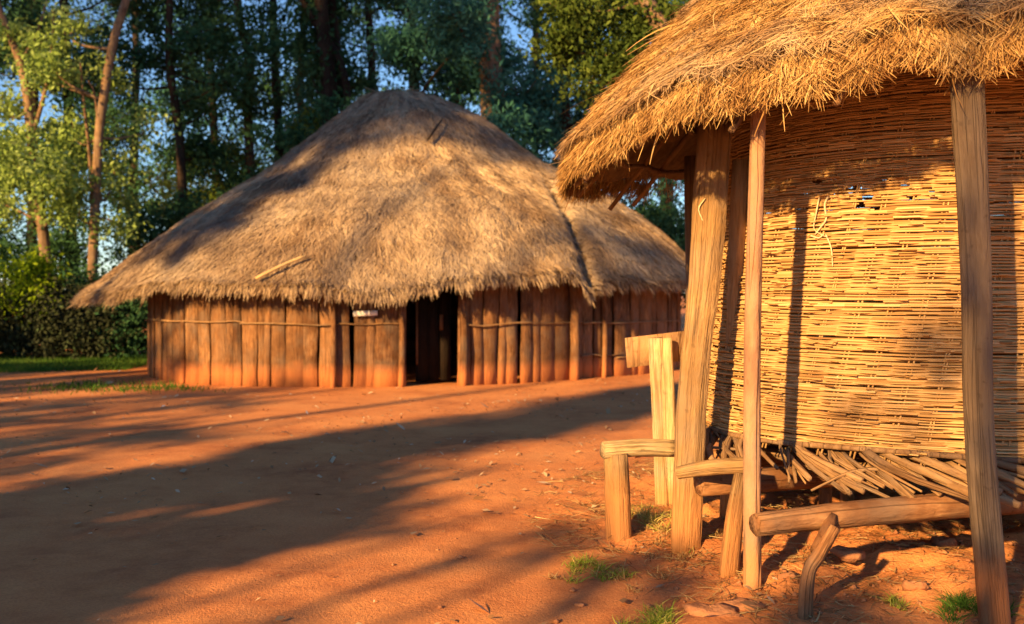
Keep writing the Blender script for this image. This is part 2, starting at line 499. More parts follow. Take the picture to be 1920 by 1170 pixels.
def build_big_hut():
    rng = np.random.default_rng(11)
    hut = thing('thatched_hut', 'large round plank-walled hut with a high brown thatched roof and dark doorway', 'hut', (HC[0], HC[1], 0))
    # ---- roof core
    na, nf = 180, 40
    ang = np.linspace(-180, 180, na, endpoint=False); f = np.linspace(0.0, 1.0, nf)
    A, FF = np.meshgrid(ang, f)
    V = hut_roof_pt(A, FF, -0.05).reshape(-1, 3)
    edge = hut_roof_pt(ang, np.full(na, 0.985)); edge[:, 2] -= 0.16
    inner = hut_roof_pt(ang, np.full(na, 0.80)); inner[:, 2] -= 0.22
    inner2 = hut_roof_pt(ang, np.full(na, 0.06)); inner2[:, 2] -= 0.3
    V = np.vstack([V, edge, inner, inner2])
    R = nf + 3
    i = np.arange(R - 1)[:, None] * na; j = np.arange(na)[None, :]; j2 = (j + 1) % na
    Q = np.stack([i + j, i + j2, i + na + j2, i + na + j], -1).reshape(-1, 4)
    roof = mesh('roof', V, Q, M_UNDER, hut, True)
    # ---- thatch straws
    def thatch(n, lo, hi, fmin, fmax):
        deg = np.where(rng.random(n) < 0.86, rng.uniform(-200, 25, n), rng.uniform(25, 160, n))
        ff = np.sqrt(rng.uniform(fmin ** 2, fmax ** 2, n))
        p = hut_roof_pt(deg, ff, -0.02); q = hut_roof_pt(deg, ff + 0.03, -0.02); s2 = hut_roof_pt(deg + 0.8, ff, -0.02)
        down = unit(q - p); side = unit(s2 - p); nr = unit(np.cross(side, down)); nr = np.where(nr[:, 2:3] < 0, -nr, nr)
        ph = fbm(deg / 9.0, ff * 8, 2)[:, None] * 1.3
        d = unit(down + side * (ph + rng.normal(size=(n, 1)) * 0.38) + nr * rng.uniform(0.0, 0.2, (n, 1)))
        L = rng.uniform(lo, hi, n); w = rng.uniform(0.012, 0.024, n)
        bend = -nr * rng.uniform(0, 0.3, (n, 1)) + side * rng.normal(size=(n, 1)) * 0.18
        layer = (np.sin(ff * 62 + 3 * fbm(deg / 10, ff * 3, 2)) * 0.10)
        rnd = np.clip(0.45 + 1.6 * fbm(deg / 7.0, ff * 8, 3) + layer + rng.normal(size=n) * 0.18, 0, 1)
        return strands(p, d, L, w, nr + rng.normal(size=(n, 3)) * 0.45, bend, 2, rnd)
    mb = MB()
    V, Q, A = thatch(125000, 0.10, 0.28, 0.01, 0.99); mb.add(V, Q, None, A)
    V, Q, A = thatch(900, 0.35, 0.6, 0.2, 0.97); mb.add(V, Q, None, A)
    # eave fringe
    n = 26000
    deg = np.where(rng.random(n) < 0.9, rng.uniform(-190, 15, n), rng.uniform(15, 170, n))
    p = hut_roof_pt(deg, rng.uniform(0.955, 1.0, n), -0.02); p[:, 2] -= rng.uniform(0, 0.13, n)
    rad = np.stack([np.cos(np.radians(deg)), np.sin(np.radians(deg)), 0 * deg], -1)
    side = np.stack([-rad[:, 1], rad[:, 0], 0 * deg], -1)
    clump = fbm(deg / 1.6, deg * 0 + 3, 2)
    left = np.clip((-138 - deg) / 12, 0, 1)[:, None]
    d = unit(rad * rng.uniform(0.15, 0.8, (n, 1)) + np.array([0, 0, -1.0]) * rng.uniform(0.5, 1.0, (n, 1)) * (1 - 0.35 * left) + side * (rng.normal(size=(n, 1)) * 0.2 + clump[:, None]) + rad * left * 0.6)
    L = rng.uniform(0.06, 0.2, n) * (1 + 1.3 * np.clip(clump, -0.3, 1)) * (1 + left[:, 0] * 0.8)
    V, Q, A = strands(p, d, L, rng.uniform(0.01, 0.022, n), rad + rng.normal(size=(n, 3)) * 0.4, np.tile([0, 0, -0.15], (n, 1)), 2,
                      np.clip(0.4 + clump + rng.normal(size=n) * 0.22, 0, 1))
    mb.add(V, Q, None, A)
    th = mb.build('thatch', M_OLDTHATCH, roof)
    tag(th, None, None, None, 'stuff')
    # ---- planks one by one along the visible wall
    door = (-91.8, -80.2)      # filled below from its two jambs
    degs = np.arange(-205, 30, 0.05)
    pts = np.stack([HC[0] + wall_r(degs) * np.cos(np.radians(degs)), HC[1] + wall_r(degs) * np.sin(np.radians(degs))], -1)
    px = 960 + pts[:, 0] / pts[:, 1] * F
    vis = (degs > -150) & (degs < -5)
    d0 = degs[vis][np.argmin(abs(px[vis] - 762))]; d1 = degs[vis][np.argmin(abs(px[vis] - 856))]
    s = np.concatenate([[0], np.cumsum(np.hypot(*np.diff(pts, axis=0).T))])
    pos = 0.0
    while pos < s[-1] - 0.3:
        w = rng.choice([0.13, 0.18, 0.23, 0.28, 0.34, 0.42], p=[.1, .18, .24, .22, .16, .10]) * rng.uniform(0.9, 1.1)
        gap = rng.choice([-0.012, 0.002, 0.015, 0.032], p=[.48, .24, .17, .11])
        c = pos + w / 2
        dg = np.interp(c, s, degs)
        a0, a1 = np.interp(pos, s, degs), np.interp(pos + w, s, degs)
        if a1 > d0 + 0.2 and a0 < d1 - 0.2:
            if a0 < d0 - 0.7:                      # trim the plank that would stand in the doorway
                w = np.interp(d0, degs, s) - pos; c = pos + w / 2
                if w < 0.06: pos = np.interp(d1, degs, s); continue
            else:
                pos = np.interp(d1, degs, s) + 0.005; continue
        x, y = np.interp(c, s, pts[:, 0]), np.interp(c, s, pts[:, 1])
        x2, y2 = np.interp(c + 0.05, s, pts[:, 0]), np.interp(c + 0.05, s, pts[:, 1])
        t = unit(np.array([x2 - x, y2 - y])); nrm = np.array([t[1], -t[0]])
        if np.dot(nrm, np.array([x, y]) - HC) < 0: nrm = -nrm
        zb = float(ground_h(x, y)) - 0.1; zt = 2.0
        thick = rng.uniform(0.035, 0.07); off = rng.uniform(-0.012, 0.014); lean = rng.normal() * 0.012
        zz = np.linspace(zb, zt + rng.normal() * 0.03, 7)
        wl = w / 2 * (1 + rng.normal(size=7) * 0.05); wr = w / 2 * (1 + rng.normal(size=7) * 0.05)
        sh = lean * (zz - 0.9) + np.cumsum(rng.normal(size=7)) * 0.005
        dd = off + np.cumsum(rng.normal(size=7)) * 0.004
        bul = thick * rng.uniform(0.0, 0.22)
        rows = []
        for k in range(7):
            b = np.array([x, y]) + t * sh[k] + nrm * dd[k]
            for (tt, nn) in ((-wl[k], 0), (-wl[k] + 0.008, thick * 0.45), (0, thick * 0.45 + bul), (wr[k] - 0.008, thick * 0.45), (wr[k], 0), (0, -thick * 0.5)):
                rows.append((*(b + t * tt + nrm * nn), zz[k]))
        V = np.array(rows)
        i = np.arange(6)[:, None] * 6; j = np.arange(6)[None, :]; j2 = (j + 1) % 6
        Q = np.stack([i + j, i + j2, i + 6 + j2, i + 6 + j], -1).reshape(-1, 4)
        T = np.array([(0, 5, 4), (0, 4, 1), (1, 4, 3), (1, 3, 2), (36, 40, 41), (36, 37, 40), (37, 39, 40), (37, 38, 39)])
        mesh('plank', V, [Q, T], M_PLANK, hut)
        pos += w + gap
    # ---- the wall behind, out of sight
    dg = np.linspace(28, 157, 40)
    r = wall_r(dg)
    V = []
    for rr in (r, r - 0.06):
        for z in (-0.1, 2.0):
            V.append(np.stack([HC[0] + rr * np.cos(np.radians(dg)), HC[1] + rr * np.sin(np.radians(dg)), np.full(40, z)], -1))
    V = np.concatenate(V); j = np.arange(39)
    Q = np.concatenate([np.stack([a + j, a + j + 1, b + j + 1, b + j], -1) for a, b in ((0, 40), (80, 120), (40, 120), (0, 80))])
    mesh('back_wall', V, Q, M_PLANK, hut)
    # ---- posts in front of the wall, door jambs
    def wallpt(pxx, out=0.0):
        k = degs[vis][np.argmin(abs(px[vis] - pxx))]
        rr = wall_r(k) + out
        return np.array([HC[0] + rr * math.cos(math.radians(k)), HC[1] + rr * math.sin(math.radians(k))]), k
    for pxx, out, rad, top in ((628, 0.14, 0.05, 1.9), (1068, 0.10, 0.085, 1.95), (1125, 0.08, 0.05, 1.9), (752, 0.05, 0.06, 1.9), (866, 0.05, 0.075, 1.95), (347, 0.05, 0.045, 1.9)):
        b, k = wallpt(pxx, out)
        rod('post', [(b[0], b[1], float(ground_h(*b)) - 0.12), (b[0] + 0.02, b[1], 0.8), (b[0] - 0.015, b[1] + 0.02, top)], [rad * 1.05, rad, rad * 0.85], M_PLANK, hut, 8, 8, 0.15, rng=rng)
    # ---- tying rods
    for z0, p0, p1 in ((1.10, 285, 470), (1.08, 455, 755), (1.06, 870, 1110), (1.03, 1090, 1300), (0.42, 1085, 1160), (0.36, 1150, 1300)):
        pp = []
        for q in np.linspace(p0, p1, 9):
            b, k = wallpt(q, 0.07)
            pp.append((b[0], b[1], z0 + rng.normal() * 0.012))
        rod('tie_rod', pp, [0.016, 0.014, 0.011], M_STICK, hut, 24, 6, 0.1, rng=rng)
    # ---- door set back inside the opening
    bl, _ = wallpt(764, -0.5); br, _ = wallpt(858, -0.5)
    t = unit(br - bl); nin = np.array([-t[1], t[0]])
    W = np.hypot(*(br - bl))
    door = bpy.data.objects.new('door', None); link(door, hut); door['label'] = 'plank door standing in the doorway, shade darkened into its colour'
    def board(name, a, b, z0, z1, dep, mat, th=0.03):
        V = []
        for z in (z0, z1):
            for q, e in ((a, 0), (b, 0), (b, th), (a, th)):
                V.append((*(bl + t * q + nin * (dep + e)), z))
        V = np.array(V) + np.array([0, 0, 0])
        Q = np.array([(0, 1, 5, 4), (1, 2, 6, 5), (2, 3, 7, 6), (3, 0, 4, 7), (4, 5, 6, 7), (3, 2, 1, 0)])
        return mesh(name, V, Q, mat, door)
    e = [0.18, 0.40, 0.62, 0.82, W + 0.05]
    for k in range(4):
        board('board', e[k], e[k + 1] - 0.012, 0.06, 1.8, 0.03 * (k % 2), M_DOOR_SHADED)
    board('lit_edge_strip', 0.17, 0.205, 0.35, 1.45, -0.04, M_PLANK, 0.03)  # paler strip added to stand for a sunlit board edge
    board('light_speck', 0.60, 0.66, 0.95, 1.22, -0.035, M_PLANK, 0.03)  # short pale piece standing in for a speck of light on the door
    # ---- loose things on roof and wall
    def roof_at(pxx, pyy):
        best, bd = None, 1e9
        for dg_ in np.arange(-160, -10, 1.0):
            ff = np.linspace(0.02, 1, 120)
            p = hut_roof_pt(np.full(120, dg_), ff)
            e_ = np.hypot(960 + p[:, 0] / p[:, 1] * F - pxx, HOR - (p[:, 2] - EYE) / p[:, 1] * F - pyy)
            k = e_.argmin()
            if e_[k] < bd: bd, best = e_[k], p[k]
        return best + np.array([0, -0.06, 0.09])
    a, b = roof_at(482, 538), roof_at(578, 488)
    o = rod('pole', [a, (a + b) / 2 + np.array([0, 0, 0.02]), b], [0.028, 0.022], M_PALE, None, 8, 6, 0.05, rng=rng)
    tag(o, 'pale straight pole lying on the thatch above the left plank wall', 'pole')
    a, b = roof_at(803, 272), roof_at(828, 232)
    o = rod('stick', [a, (a + b) / 2 + np.array([0.02, 0, 0.03]), b], [0.03, 0.018], M_DBARK, None, 6, 6, 0.1, rng=rng)
    tag(o, 'short dark stick caught in the thatch below the peak of the large roof', 'stick')
    b, k = wallpt(687, 0.085)
    bx, _ = wallpt(665, 0.12); cx, _ = wallpt(709, 0.12)
    t = unit(cx - bx); nn = np.array([t[1], -t[0]])
    V = []
    for z, s2 in ((1.215, 0), (1.30, 0)):
        for q, e in ((0, 0), (1, 0), (1, 0.02), (0, 0.02)):
            V.append((*(bx + (cx - bx) * q + nn * e), z + 0.012 * q))
    o = mesh('wall_sign', np.array(V), np.array([(0, 1, 5, 4), (1, 2, 6, 5), (2, 3, 7, 6), (3, 0, 4, 7), (4, 5, 6, 7), (3, 2, 1, 0)]), M_SIGN)
    tag(o, 'small white strip sign fixed to the plank wall left of the doorway', 'sign')


build_big_hut()

# ------------------------------------------------------------------ small store hut on posts
B_Z0, B_Z1 = 0.70, 3.02
basket_r = lambda z: np.interp(z, [0.5, 0.70, 1.1, 1.7, 2.3, 2.9], [1.70, 1.69, 1.62, 1.52, 1.44, 1.38])
EAVE_R = 2.5


def s_eave_z(deg):
    deg = np.asarray(deg, float)
    return 2.70 + 0.10 * fbm(deg / 25.0 + 5, deg * 0, 2) + 0.27 * np.cos(np.radians(deg + 75)) - 0.04 - 0.07 * np.exp(-(((deg - 190 + 180) % 360 - 180) / 40) ** 2) + 0.42 * np.exp(-(((deg - 95 + 180) % 360 - 180) / 50) ** 2)


SPROF = np.array([(0.0, 5.55), (0.06, 5.45), (0.3, 4.72), (0.55, 3.92), (0.75, 3.30), (0.9, 2.86), (0.97, 2.66), (1.0, 2.56), (1.06, 2.36)])


def s_roof_pt(deg, f, lift=0.0):
    deg = np.asarray(deg, float); f = np.asarray(f, float)
    a = np.radians(deg)
    r = EAVE_R * f * (1 + 0.05 * fbm(deg / 20.0 + 3, f * 2, 2) + 0.06 * np.exp(-(((deg - 188 + 180) % 360 - 180) / 36) ** 2) - 0.05 * np.exp(-(((deg + 115 + 180) % 360 - 180) / 38) ** 2))
    z = np.interp(f, SPROF[:, 0], SPROF[:, 1]) + (s_eave_z(deg) - 2.44) * f ** 3
    z = z + (0.16 * fbm(deg / 9.0 + 40, f * 6, 3) + 0.05 * fbm(deg / 2.5, f * 20, 2)) * (0.3 + 0.7 * f)
    return np.stack([GC[0] + r * np.cos(a), GC[1] + r * np.sin(a), z + lift], -1)


def build_store():
    rng = np.random.default_rng(23)
    hut = thing('store_hut', 'small wicker-walled store hut on posts with shaggy golden thatch', 'hut', (GC[0], GC[1], 0))
    pol = lambda deg, r, z: np.stack([GC[0] + r * np.cos(np.radians(deg)), GC[1] + r * np.sin(np.radians(deg)), z + 0 * np.asarray(deg, float)], -1)
    # ---- roof core
    na, nf = 160, 30
    ang = np.linspace(-180, 180, na, endpoint=False)
    A, FF = np.meshgrid(ang, np.linspace(0, 0.985, nf))
    V = s_roof_pt(A, FF, -0.05).reshape(-1, 3)
    rings = []
    for f, dz in ((1.0, -0.12), (0.97, -0.22), (0.9, -0.30), (0.75, -0.36), (0.4, -0.36), (0.03, -0.4)):
        p = s_roof_pt(ang, np.full(na, f)); p[:, 2] += dz; rings.append(p)
    V = np.vstack([V] + rings); R = nf + len(rings)
    i = np.arange(R - 1)[:, None] * na; j = np.arange(na)[None, :]; j2 = (j + 1) % na
    Q = np.stack([i + j, i + j2, i + na + j2, i + na + j], -1).reshape(-1, 4)
    roof = mesh('roof', V, Q, M_UNDER, hut, True)
    mb = MB()
    def layer(n, lo, hi, fmin, fmax, wmin, wmax, wild=0.4, lift=(0.05, 0.4), segs=3):
        deg = np.where(rng.random(n) < 0.85, rng.uniform(-215, -35, n), rng.uniform(-35, 145, n))
        ff = np.sqrt(rng.uniform(fmin ** 2, fmax ** 2, n))
        p = s_roof_pt(deg, ff, -0.03); q = s_roof_pt(deg, ff + 0.03, -0.03); s2 = s_roof_pt(deg + 1, ff, -0.03)
        down = unit(q - p); side = unit(s2 - p); nr = unit(np.cross(side, down)); nr = np.where(nr[:, 2:3] < 0, -nr, nr)
        cl = fbm(deg / 3.0, ff * 16, 3); c2 = fbm(deg / 3.5 + 50, ff * 14, 2)
        d = unit(down + side * (cl[:, None] * 2.2 + rng.normal(size=(n, 1)) * wild) + nr * (rng.uniform(*lift, (n, 1)) + np.clip(c2, 0, 1)[:, None] * 0.5))
        L = rng.uniform(lo, hi, n); w = rng.uniform(wmin, wmax, n)
        bend = side * rng.normal(size=(n, 1)) * 0.6 - nr * rng.uniform(-0.1, 0.4, (n, 1)) + np.array([0, 0, -0.15])
        rnd = np.clip(0.52 + 1.6 * fbm(deg / 2.2, ff * 22, 3) + rng.normal(size=n) * 0.2, 0, 1)
        V, Q, A = strands(p, d, L, w, nr + rng.normal(size=(n, 3)) * 0.5, bend, segs, rnd)
        mb.add(V, Q, None, A)
    layer(150000, 0.05, 0.15, 0.03, 1.0, 0.004, 0.010, 0.75, (0.05, 0.35), 2)
    layer(4500, 0.15, 0.32, 0.1, 0.99, 0.004, 0.008, 0.7, (0.05, 0.4), 4)
    layer(160, 0.25, 0.5, 0.3, 0.95, 0.006, 0.012, 0.8, (0.2, 0.9), 5)
    tag(mb.build('thatch', M_THATCH, roof), None, None, None, 'stuff')
    mb = MB()
    # eave fringe, thick and ragged
    n = 62000
    deg = np.where(rng.random(n) < 0.9, rng.uniform(-225, -45, n), rng.uniform(-45, 135, n))
    fe = rng.uniform(0.0, 1.0, n)
    fe = np.where(rng.random(n) < 0.35, fe * 0.4, fe)
    p = s_roof_pt(deg, 0.86 + 0.15 * np.sin(np.clip(fe * 1.25, 0, 1) * np.pi * 0.6)); p[:, 2] -= 0.25 * fe ** 1.4 + 0.01
    rad = np.stack([np.cos(np.radians(deg)), np.sin(np.radians(deg)), 0 * deg], -1); side = np.stack([-rad[:, 1], rad[:, 0], 0 * deg], -1)
    cl = fbm(deg / 2.0, deg * 0 + 9, 3)
    d = unit(rad * rng.uniform(0.0, 0.7, (n, 1)) + np.array([0, 0, -1.0]) * rng.uniform(0.55, 1.0, (n, 1)) + side * (rng.normal(size=(n, 1)) * 0.4 + cl[:, None]))
    L = rng.uniform(0.04, 0.12, n) * (1 + 1.2 * np.clip(fbm(deg / 3 + 11, deg * 0, 2), -0.3, 1))
    V, Q, A = strands(p, d, L, rng.uniform(0.004, 0.009, n), rad + rng.normal(size=(n, 3)) * 0.5, side * rng.normal(size=(n, 1)) * 0.25, 2,
                      np.clip(0.5 + cl + rng.normal(size=n) * 0.22, 0, 1))
    mb.add(V, Q, None, A)
    n = 420                                        # longer loose straws and twigs
    deg = rng.uniform(-225, -45, n); p = s_roof_pt(deg, rng.uniform(0.9, 0.99, n)); p[:, 2] -= rng.uniform(0.1, 0.28, n)
    rad = np.stack([np.cos(np.radians(deg)), np.sin(np.radians(deg)), 0 * deg], -1); side = np.stack([-rad[:, 1], rad[:, 0], 0 * deg], -1)
    d = unit(rad * rng.uniform(-0.3, 0.6, (n, 1)) + np.array([0, 0, -1.0]) + side * rng.normal(size=(n, 1)) * 0.7)
    V, Q, A = strands(p, d, rng.uniform(0.12, 0.32, n), rng.uniform(0.007, 0.016, n), rad + rng.normal(size=(n, 3)) * 0.5, side * rng.normal(size=(n, 1)) * 0.3, 4)
    mb.add(V, Q, None, A)
    tag(mb.build('eave_straw', M_EAVE, roof), None, None, None, 'stuff')
    # ---- rafters and rings under the thatch
    for k in range(26):
        dg = k * 360 / 26 + rng.normal() * 2
        pts = []
        for f in (0.98, 0.6, 0.06):
            q = s_roof_pt(dg, f); q[2] -= 0.41; pts.append(q)
        rod('rafter', pts, [0.02, 0.028], M_STICK, roof, 8, 6, 0.12, rng=rng)
    for f in (0.86, 0.74, 0.58):
        dg = np.linspace(-180, 180, 60)
        q = s_roof_pt(dg, np.full(60, f)); q[:, 2] -= 0.43
        V, Q, T = tube(q, [0.02], 6, 0.1, rng=rng)
        mesh('purlin_ring', V, [Q, T], M_STICK, roof, True)
    # ---- woven wall
    NU = 54
    TILT = 0.13
    mb = MB()
    z = B_Z0; row = 0
    while z < B_Z1:
        th = rng.uniform(0.0055, 0.0088)
        a = rng.uniform(0, 2 * np.pi); end = a + 2 * np.pi
        while a < end:
            span = rng.uniform(0.6, 1.5)
            b = a + span
            n = max(6, int(span * NU / (2 * np.pi) * 6))
            t = np.linspace(a - 0.04, b + 0.04, n)
            mid = np.degrees((a + b) / 2)
            # worn holes high on the wall, and the gap left under the eaves at the back
            front = (mid + 180) % 360 - 180
            skip = rng.random() < 0.012
            if z > 2.36 and 74 < front < 106: skip = True
            if not skip:
                wave = np.cos(NU * (t - TILT * (z - 1.7)) / 2 + np.pi * row)
                r = basket_r(z) + 0.002 + 0.009 * wave
                e = np.linspace(0, 1, n)
                r = r + 0.02 * np.clip((0.06 - e) / 0.06, 0, 1) + 0.03 * np.clip((e - 0.94) / 0.06, 0, 1)
                dz = rng.normal() * 0.003 + 0.011 * fbm(t * 4 + row * 3.3, t * 0 + row * 1.7, 2) + rng.normal() * 0.005 * (e - 0.5) + 0.03 * fbm(t * 1.2, t * 0 + z * 2, 2)
                tw = th * (1 - 0.35 * abs(e - 0.45))
                rd = np.stack([np.cos(t), np.sin(t), 0 * t], -1)
                c = np.stack([GC[0] + r * np.cos(t), GC[1] + r * np.sin(t), z + dz], -1)
                # holes
                deg_t = np.degrees(t)
                V = np.stack([c + rd * (tw * 0.62)[:, None], c + np.array([0, 0, 1.0]) * (tw * 1.08)[:, None], c - rd * (tw * 0.62)[:, None], c - np.array([0, 0, 1.0]) * (tw * 1.08)[:, None]], 1)
                keep = np.ones(n - 1, bool)
                for (hd, hz, hw, hh) in HOLES:
                    dd = (deg_t[:-1] - hd + 180) % 360 - 180
                    keep &= ~((abs(dd) < hw * (0.6 + 0.8 * rng.random())) & (abs(z - hz) < hh))
                i = (np.arange(n - 1)[keep] * 4)[:, None]; j = np.arange(4)[None, :]; j2 = (j + 1) % 4
                Q = np.stack([i + j, i + j2, i + 4 + j2, i + 4 + j], -1).reshape(-1, 4)
                mb.add(V.reshape(-1, 3), Q, None, np.clip(rng.normal(0.48, 0.2), 0, 1))
            a = b + rng.uniform(-0.02, 0.01)
        z += th * 2 * rng.uniform(0.48, 0.70); row += 1
    basket = mb.build('wicker_wall', M_WEAVE, hut, True)
    tag(basket, None, None, None, 'stuff')
    mb = MB()
    for k in range(NU):
        t0 = 2 * np.pi * k / NU
        for s in (-0.0075, 0.0075):
            zz = np.linspace(B_Z0 - 0.06, B_Z1 + 0.04, 16)
            t = t0 + s + 0.003 * rng.normal() + TILT * (zz - 1.7)
            r = basket_r(zz)
            V, Q, T = tube(np.stack([GC[0] + r * np.cos(t), GC[1] + r * np.sin(t), zz], -1), [0.0065, 0.0055], 5, 0.1, rng=rng)
            mb.add(V, Q, T, rng.uniform(0.3, 0.7))
    tag(mb.build('wicker_stakes', M_WEAVE, basket, True), None, None, None, 'stuff')
    # ---- posts (foot pixel position read from the picture gives foot place; heads lean under the eave)
    def foot(px, py):
        d = EYE * F / (py - HOR)
        p = P(px, py, d); g = float(ground_h(p[0], p[1]))
        d = (EYE - g) * F / (py - HOR); p = P(px, py, d)
        return np.array([p[0], p[1], g])
    f = foot(1286, 1003); h = P(1342, 330, 6.55)
    o = rod('post', [f - [0, 0, .12], f * .62 + h * .38 + [-.03, 0, 0], f * .3 + h * .7 + [-.015, 0, 0], h + [0, 0, .35]], [0.083, 0.088, 0.085, 0.10, 0.105], M_POST, hut, 22, 18, 0.07, smooth=False, hewn=0.2, rng=rng)
    o['label'] = 'thick rough-hewn leaning post'
    f2 = P(1366, 830, 6.75); f2[2] = 0
    h2 = P(1388, 300, 6.7)
    rod('post', [f2, h2], [0.07, 0.06], M_POST, hut, 10, 8, 0.1, rng=rng)
    f = foot(1411, 1103); h = P(1424, 225, 5.62)
    o = rod('post', [f - [0, 0, .12], f * .5 + h * .5 + [-.006, 0.06, 0], h + [0, 0, .25]], [0.048, 0.046, 0.041], M_POLE, hut, 16, 10, 0.05, rng=rng)
    o['label'] = 'slender peeled round pole'
    f = foot(1872, 1178); h = P(1810, 150, 5.0)
    o = rod('post', [f - [0, 0, .12], f * .66 + h * .34 + [-.03, 0, 0], f * .35 + h * .65, h + [0, 0, .25]], [0.064, 0.062, 0.062, 0.068, 0.076], M_GREYPOST, hut, 22, 16, 0.05, smooth=False, hewn=0.14, rng=rng)
    o['label'] = 'weathered grey squared post'
    for dg in (-12, 40, 90, 140):
        b = pol(dg, 1.95, 0.0)
        rod('post', [b - [0, 0, .1], b + [0.02, 0, 1.3], b + [0, 0, 2.75]], [0.07, 0.06], M_GREYPOST, hut, 10, 8, 0.1, rng=rng)
    # ---- platform: bearer logs on forked props
    a = P(1416, 984, 4.98); b = P(1960, 936, 5.62)
    o = rod('bearer_log', [a, a * .6 + b * .4 + [0, 0, .012], b + (b - a) * .3], [0.056, 0.068, 0.072], M_LOG, hut, 18, 12, 0.06, rng=rng)
    f = foot(1506, 1152); t = P(1540, 995, 4.94)
    prop = rod('forked_prop', [f - [0, 0, .12], f * .55 + t * .45 + [-.02, 0, 0], t * .75 + f * .25 + [0.005, -.03, 0], t + [0.05, -.06, .035]], [0.038, 0.034, 0.034, 0.027], M_LOG, hut, 14, 9, 0.1, rng=rng)
    rod('fork_tine', [t * .75 + f * .25, t + [0.10, 0.14, 0.04]], [0.035, 0.028], M_LOG, prop, 6, 8, 0.1, rng=rng)
    for dg, r, L in ((60, 1.3, 1.7), (-100, 0.45, 1.9), (80, 0.4, 1.9)):
        c = pol(dg, r, 0.44)
        u = unit(b - a)
        rod('bearer_log', [c - u * L, c, c + u * L], [0.07, 0.075], M_LOG, hut, 8, 8, 0.06, rng=rng)
    for dg, r in ((150, 1.35), (30, 1.5), (-150, 1.1), (175, 0.6), (0, 0.7)):
        c = pol(dg, r, 0.0)
        rod('forked_prop', [c - [0, 0, .1], c + [0.02, 0, .42]], [0.05, 0.045], M_LOG, hut, 5, 7, 0.1, rng=rng)
    # ---- sticks of the platform floor: swept outwards and down from the foot of the wicker to the bearer
    def stick(dg, r0, z0, ddeg, r1, z1, rad, mat=M_STICK):
        ddeg = ddeg * rng.uniform(0.55, 1.15)
        mid = pol(dg + ddeg * rng.uniform(0.3, 0.65), (r0 + r1) / 2 + rng.normal() * 0.035, (z0 + z1) / 2 + rng.uniform(-0.02, 0.04))
        rod('floor_stick', [pol(dg, r0, z0), mid, pol(dg + ddeg, r1, z1)], [rad * rng.uniform(0.7, 1.3), rad * 0.95, rad * rng.uniform(0.45, 0.9)], mat, hut, 7, 6, 0.4, smooth=False, rng=rng)
    for dg in np.arange(-185, -55, 1.5):
        stick(dg + rng.normal() * 0.8, rng.uniform(1.45, 1.66), 0.70 + rng.uniform(-0.01, 0.02), rng.uniform(16, 27), rng.uniform(1.85, 2.02), rng.uniform(0.50, 0.57), rng.choice([0.010, 0.014, 0.018, 0.024]))
    for dg in (-137, -128, -123, -118, -114, -109, -104, -99, -95, -90, -84, -78, -72):
        stick(dg, 1.45, 0.67, rng.uniform(14, 26), 2.02, 0.51, rng.uniform(0.022, 0.036))
    for dg in (-150, -118, -84):
        stick(dg, 1.72, 0.60 + rng.uniform(-0.03, 0.03), rng.uniform(-24, -14), rng.uniform(1.9, 2.05), 0.50, rng.uniform(0.010, 0.017))
    for k in range(26):                           # sticks lying across under the basket
        u = unit(b - a)[:2]; w = np.array([-u[1], u[0]])
        q = (k - 12.5) * 0.115
        half = math.sqrt(max(0.1, 1.6 ** 2 - q * q))
        c = GC + u * q
        p0 = np.array([*(c - w * half), 0.55 + rng.uniform(-.015, .015)]); p1 = np.array([*(c + w * half), 0.55 + rng.uniform(-.015, .015)])
        rod('floor_stick', [p0, (p0 + p1) / 2 + [0, 0, .01], p1], [0.03, 0.025], M_STICK, hut, 6, 6, 0.1, rng=rng)
    for k in range(7):                            # frayed withy ends at the left foot of the wicker
        dg = -178 + k * 4
        stick(dg, 1.70, 0.72 - 0.01 * k, rng.uniform(8, 20), 1.85, 0.6 - 0.012 * k, 0.009)
    # ring binding the foot of the wicker
    dg = np.linspace(-180, 180, 90)
    q = pol(dg, 1.70, 0.695); q[:, 2] += 0.012 * np.sin(dg / 11)
    V, Q, T = tube(q, [0.018], 6, 0.15, rng=rng)
    mesh('foot_ring', V, [Q, T], M_STICK, hut, True)
    return foot


def _hole(px, py, hw, hh):
    """Angle and height on the wicker of a worn hole."""
    for d in np.arange(4.8, 7.5, 0.01):
        p = P(px, py, d)
        if np.hypot(*(p[:2] - GC)) < basket_r(p[2]): break
    return (math.degrees(math.atan2(p[1] - GC[1], p[0] - GC[0])), p[2], hw, hh)


HOLES = [_hole(1600, 352, 1.9, 0.014), _hole(1622, 372, 1.5, 0.018), _hole(1532, 340, 0.8, 0.018), _hole(1690, 348, 0.8, 0.014), _hole(1705, 372, 1.2, 0.010),
         _hole(1640, 392, 1.0, 0.012), _hole(1610, 385, 1.3, 0.012), _hole(1745, 360, 0.9, 0.012), _hole(1560, 690, 0.7, 0.006)]
FOOT = build_store()

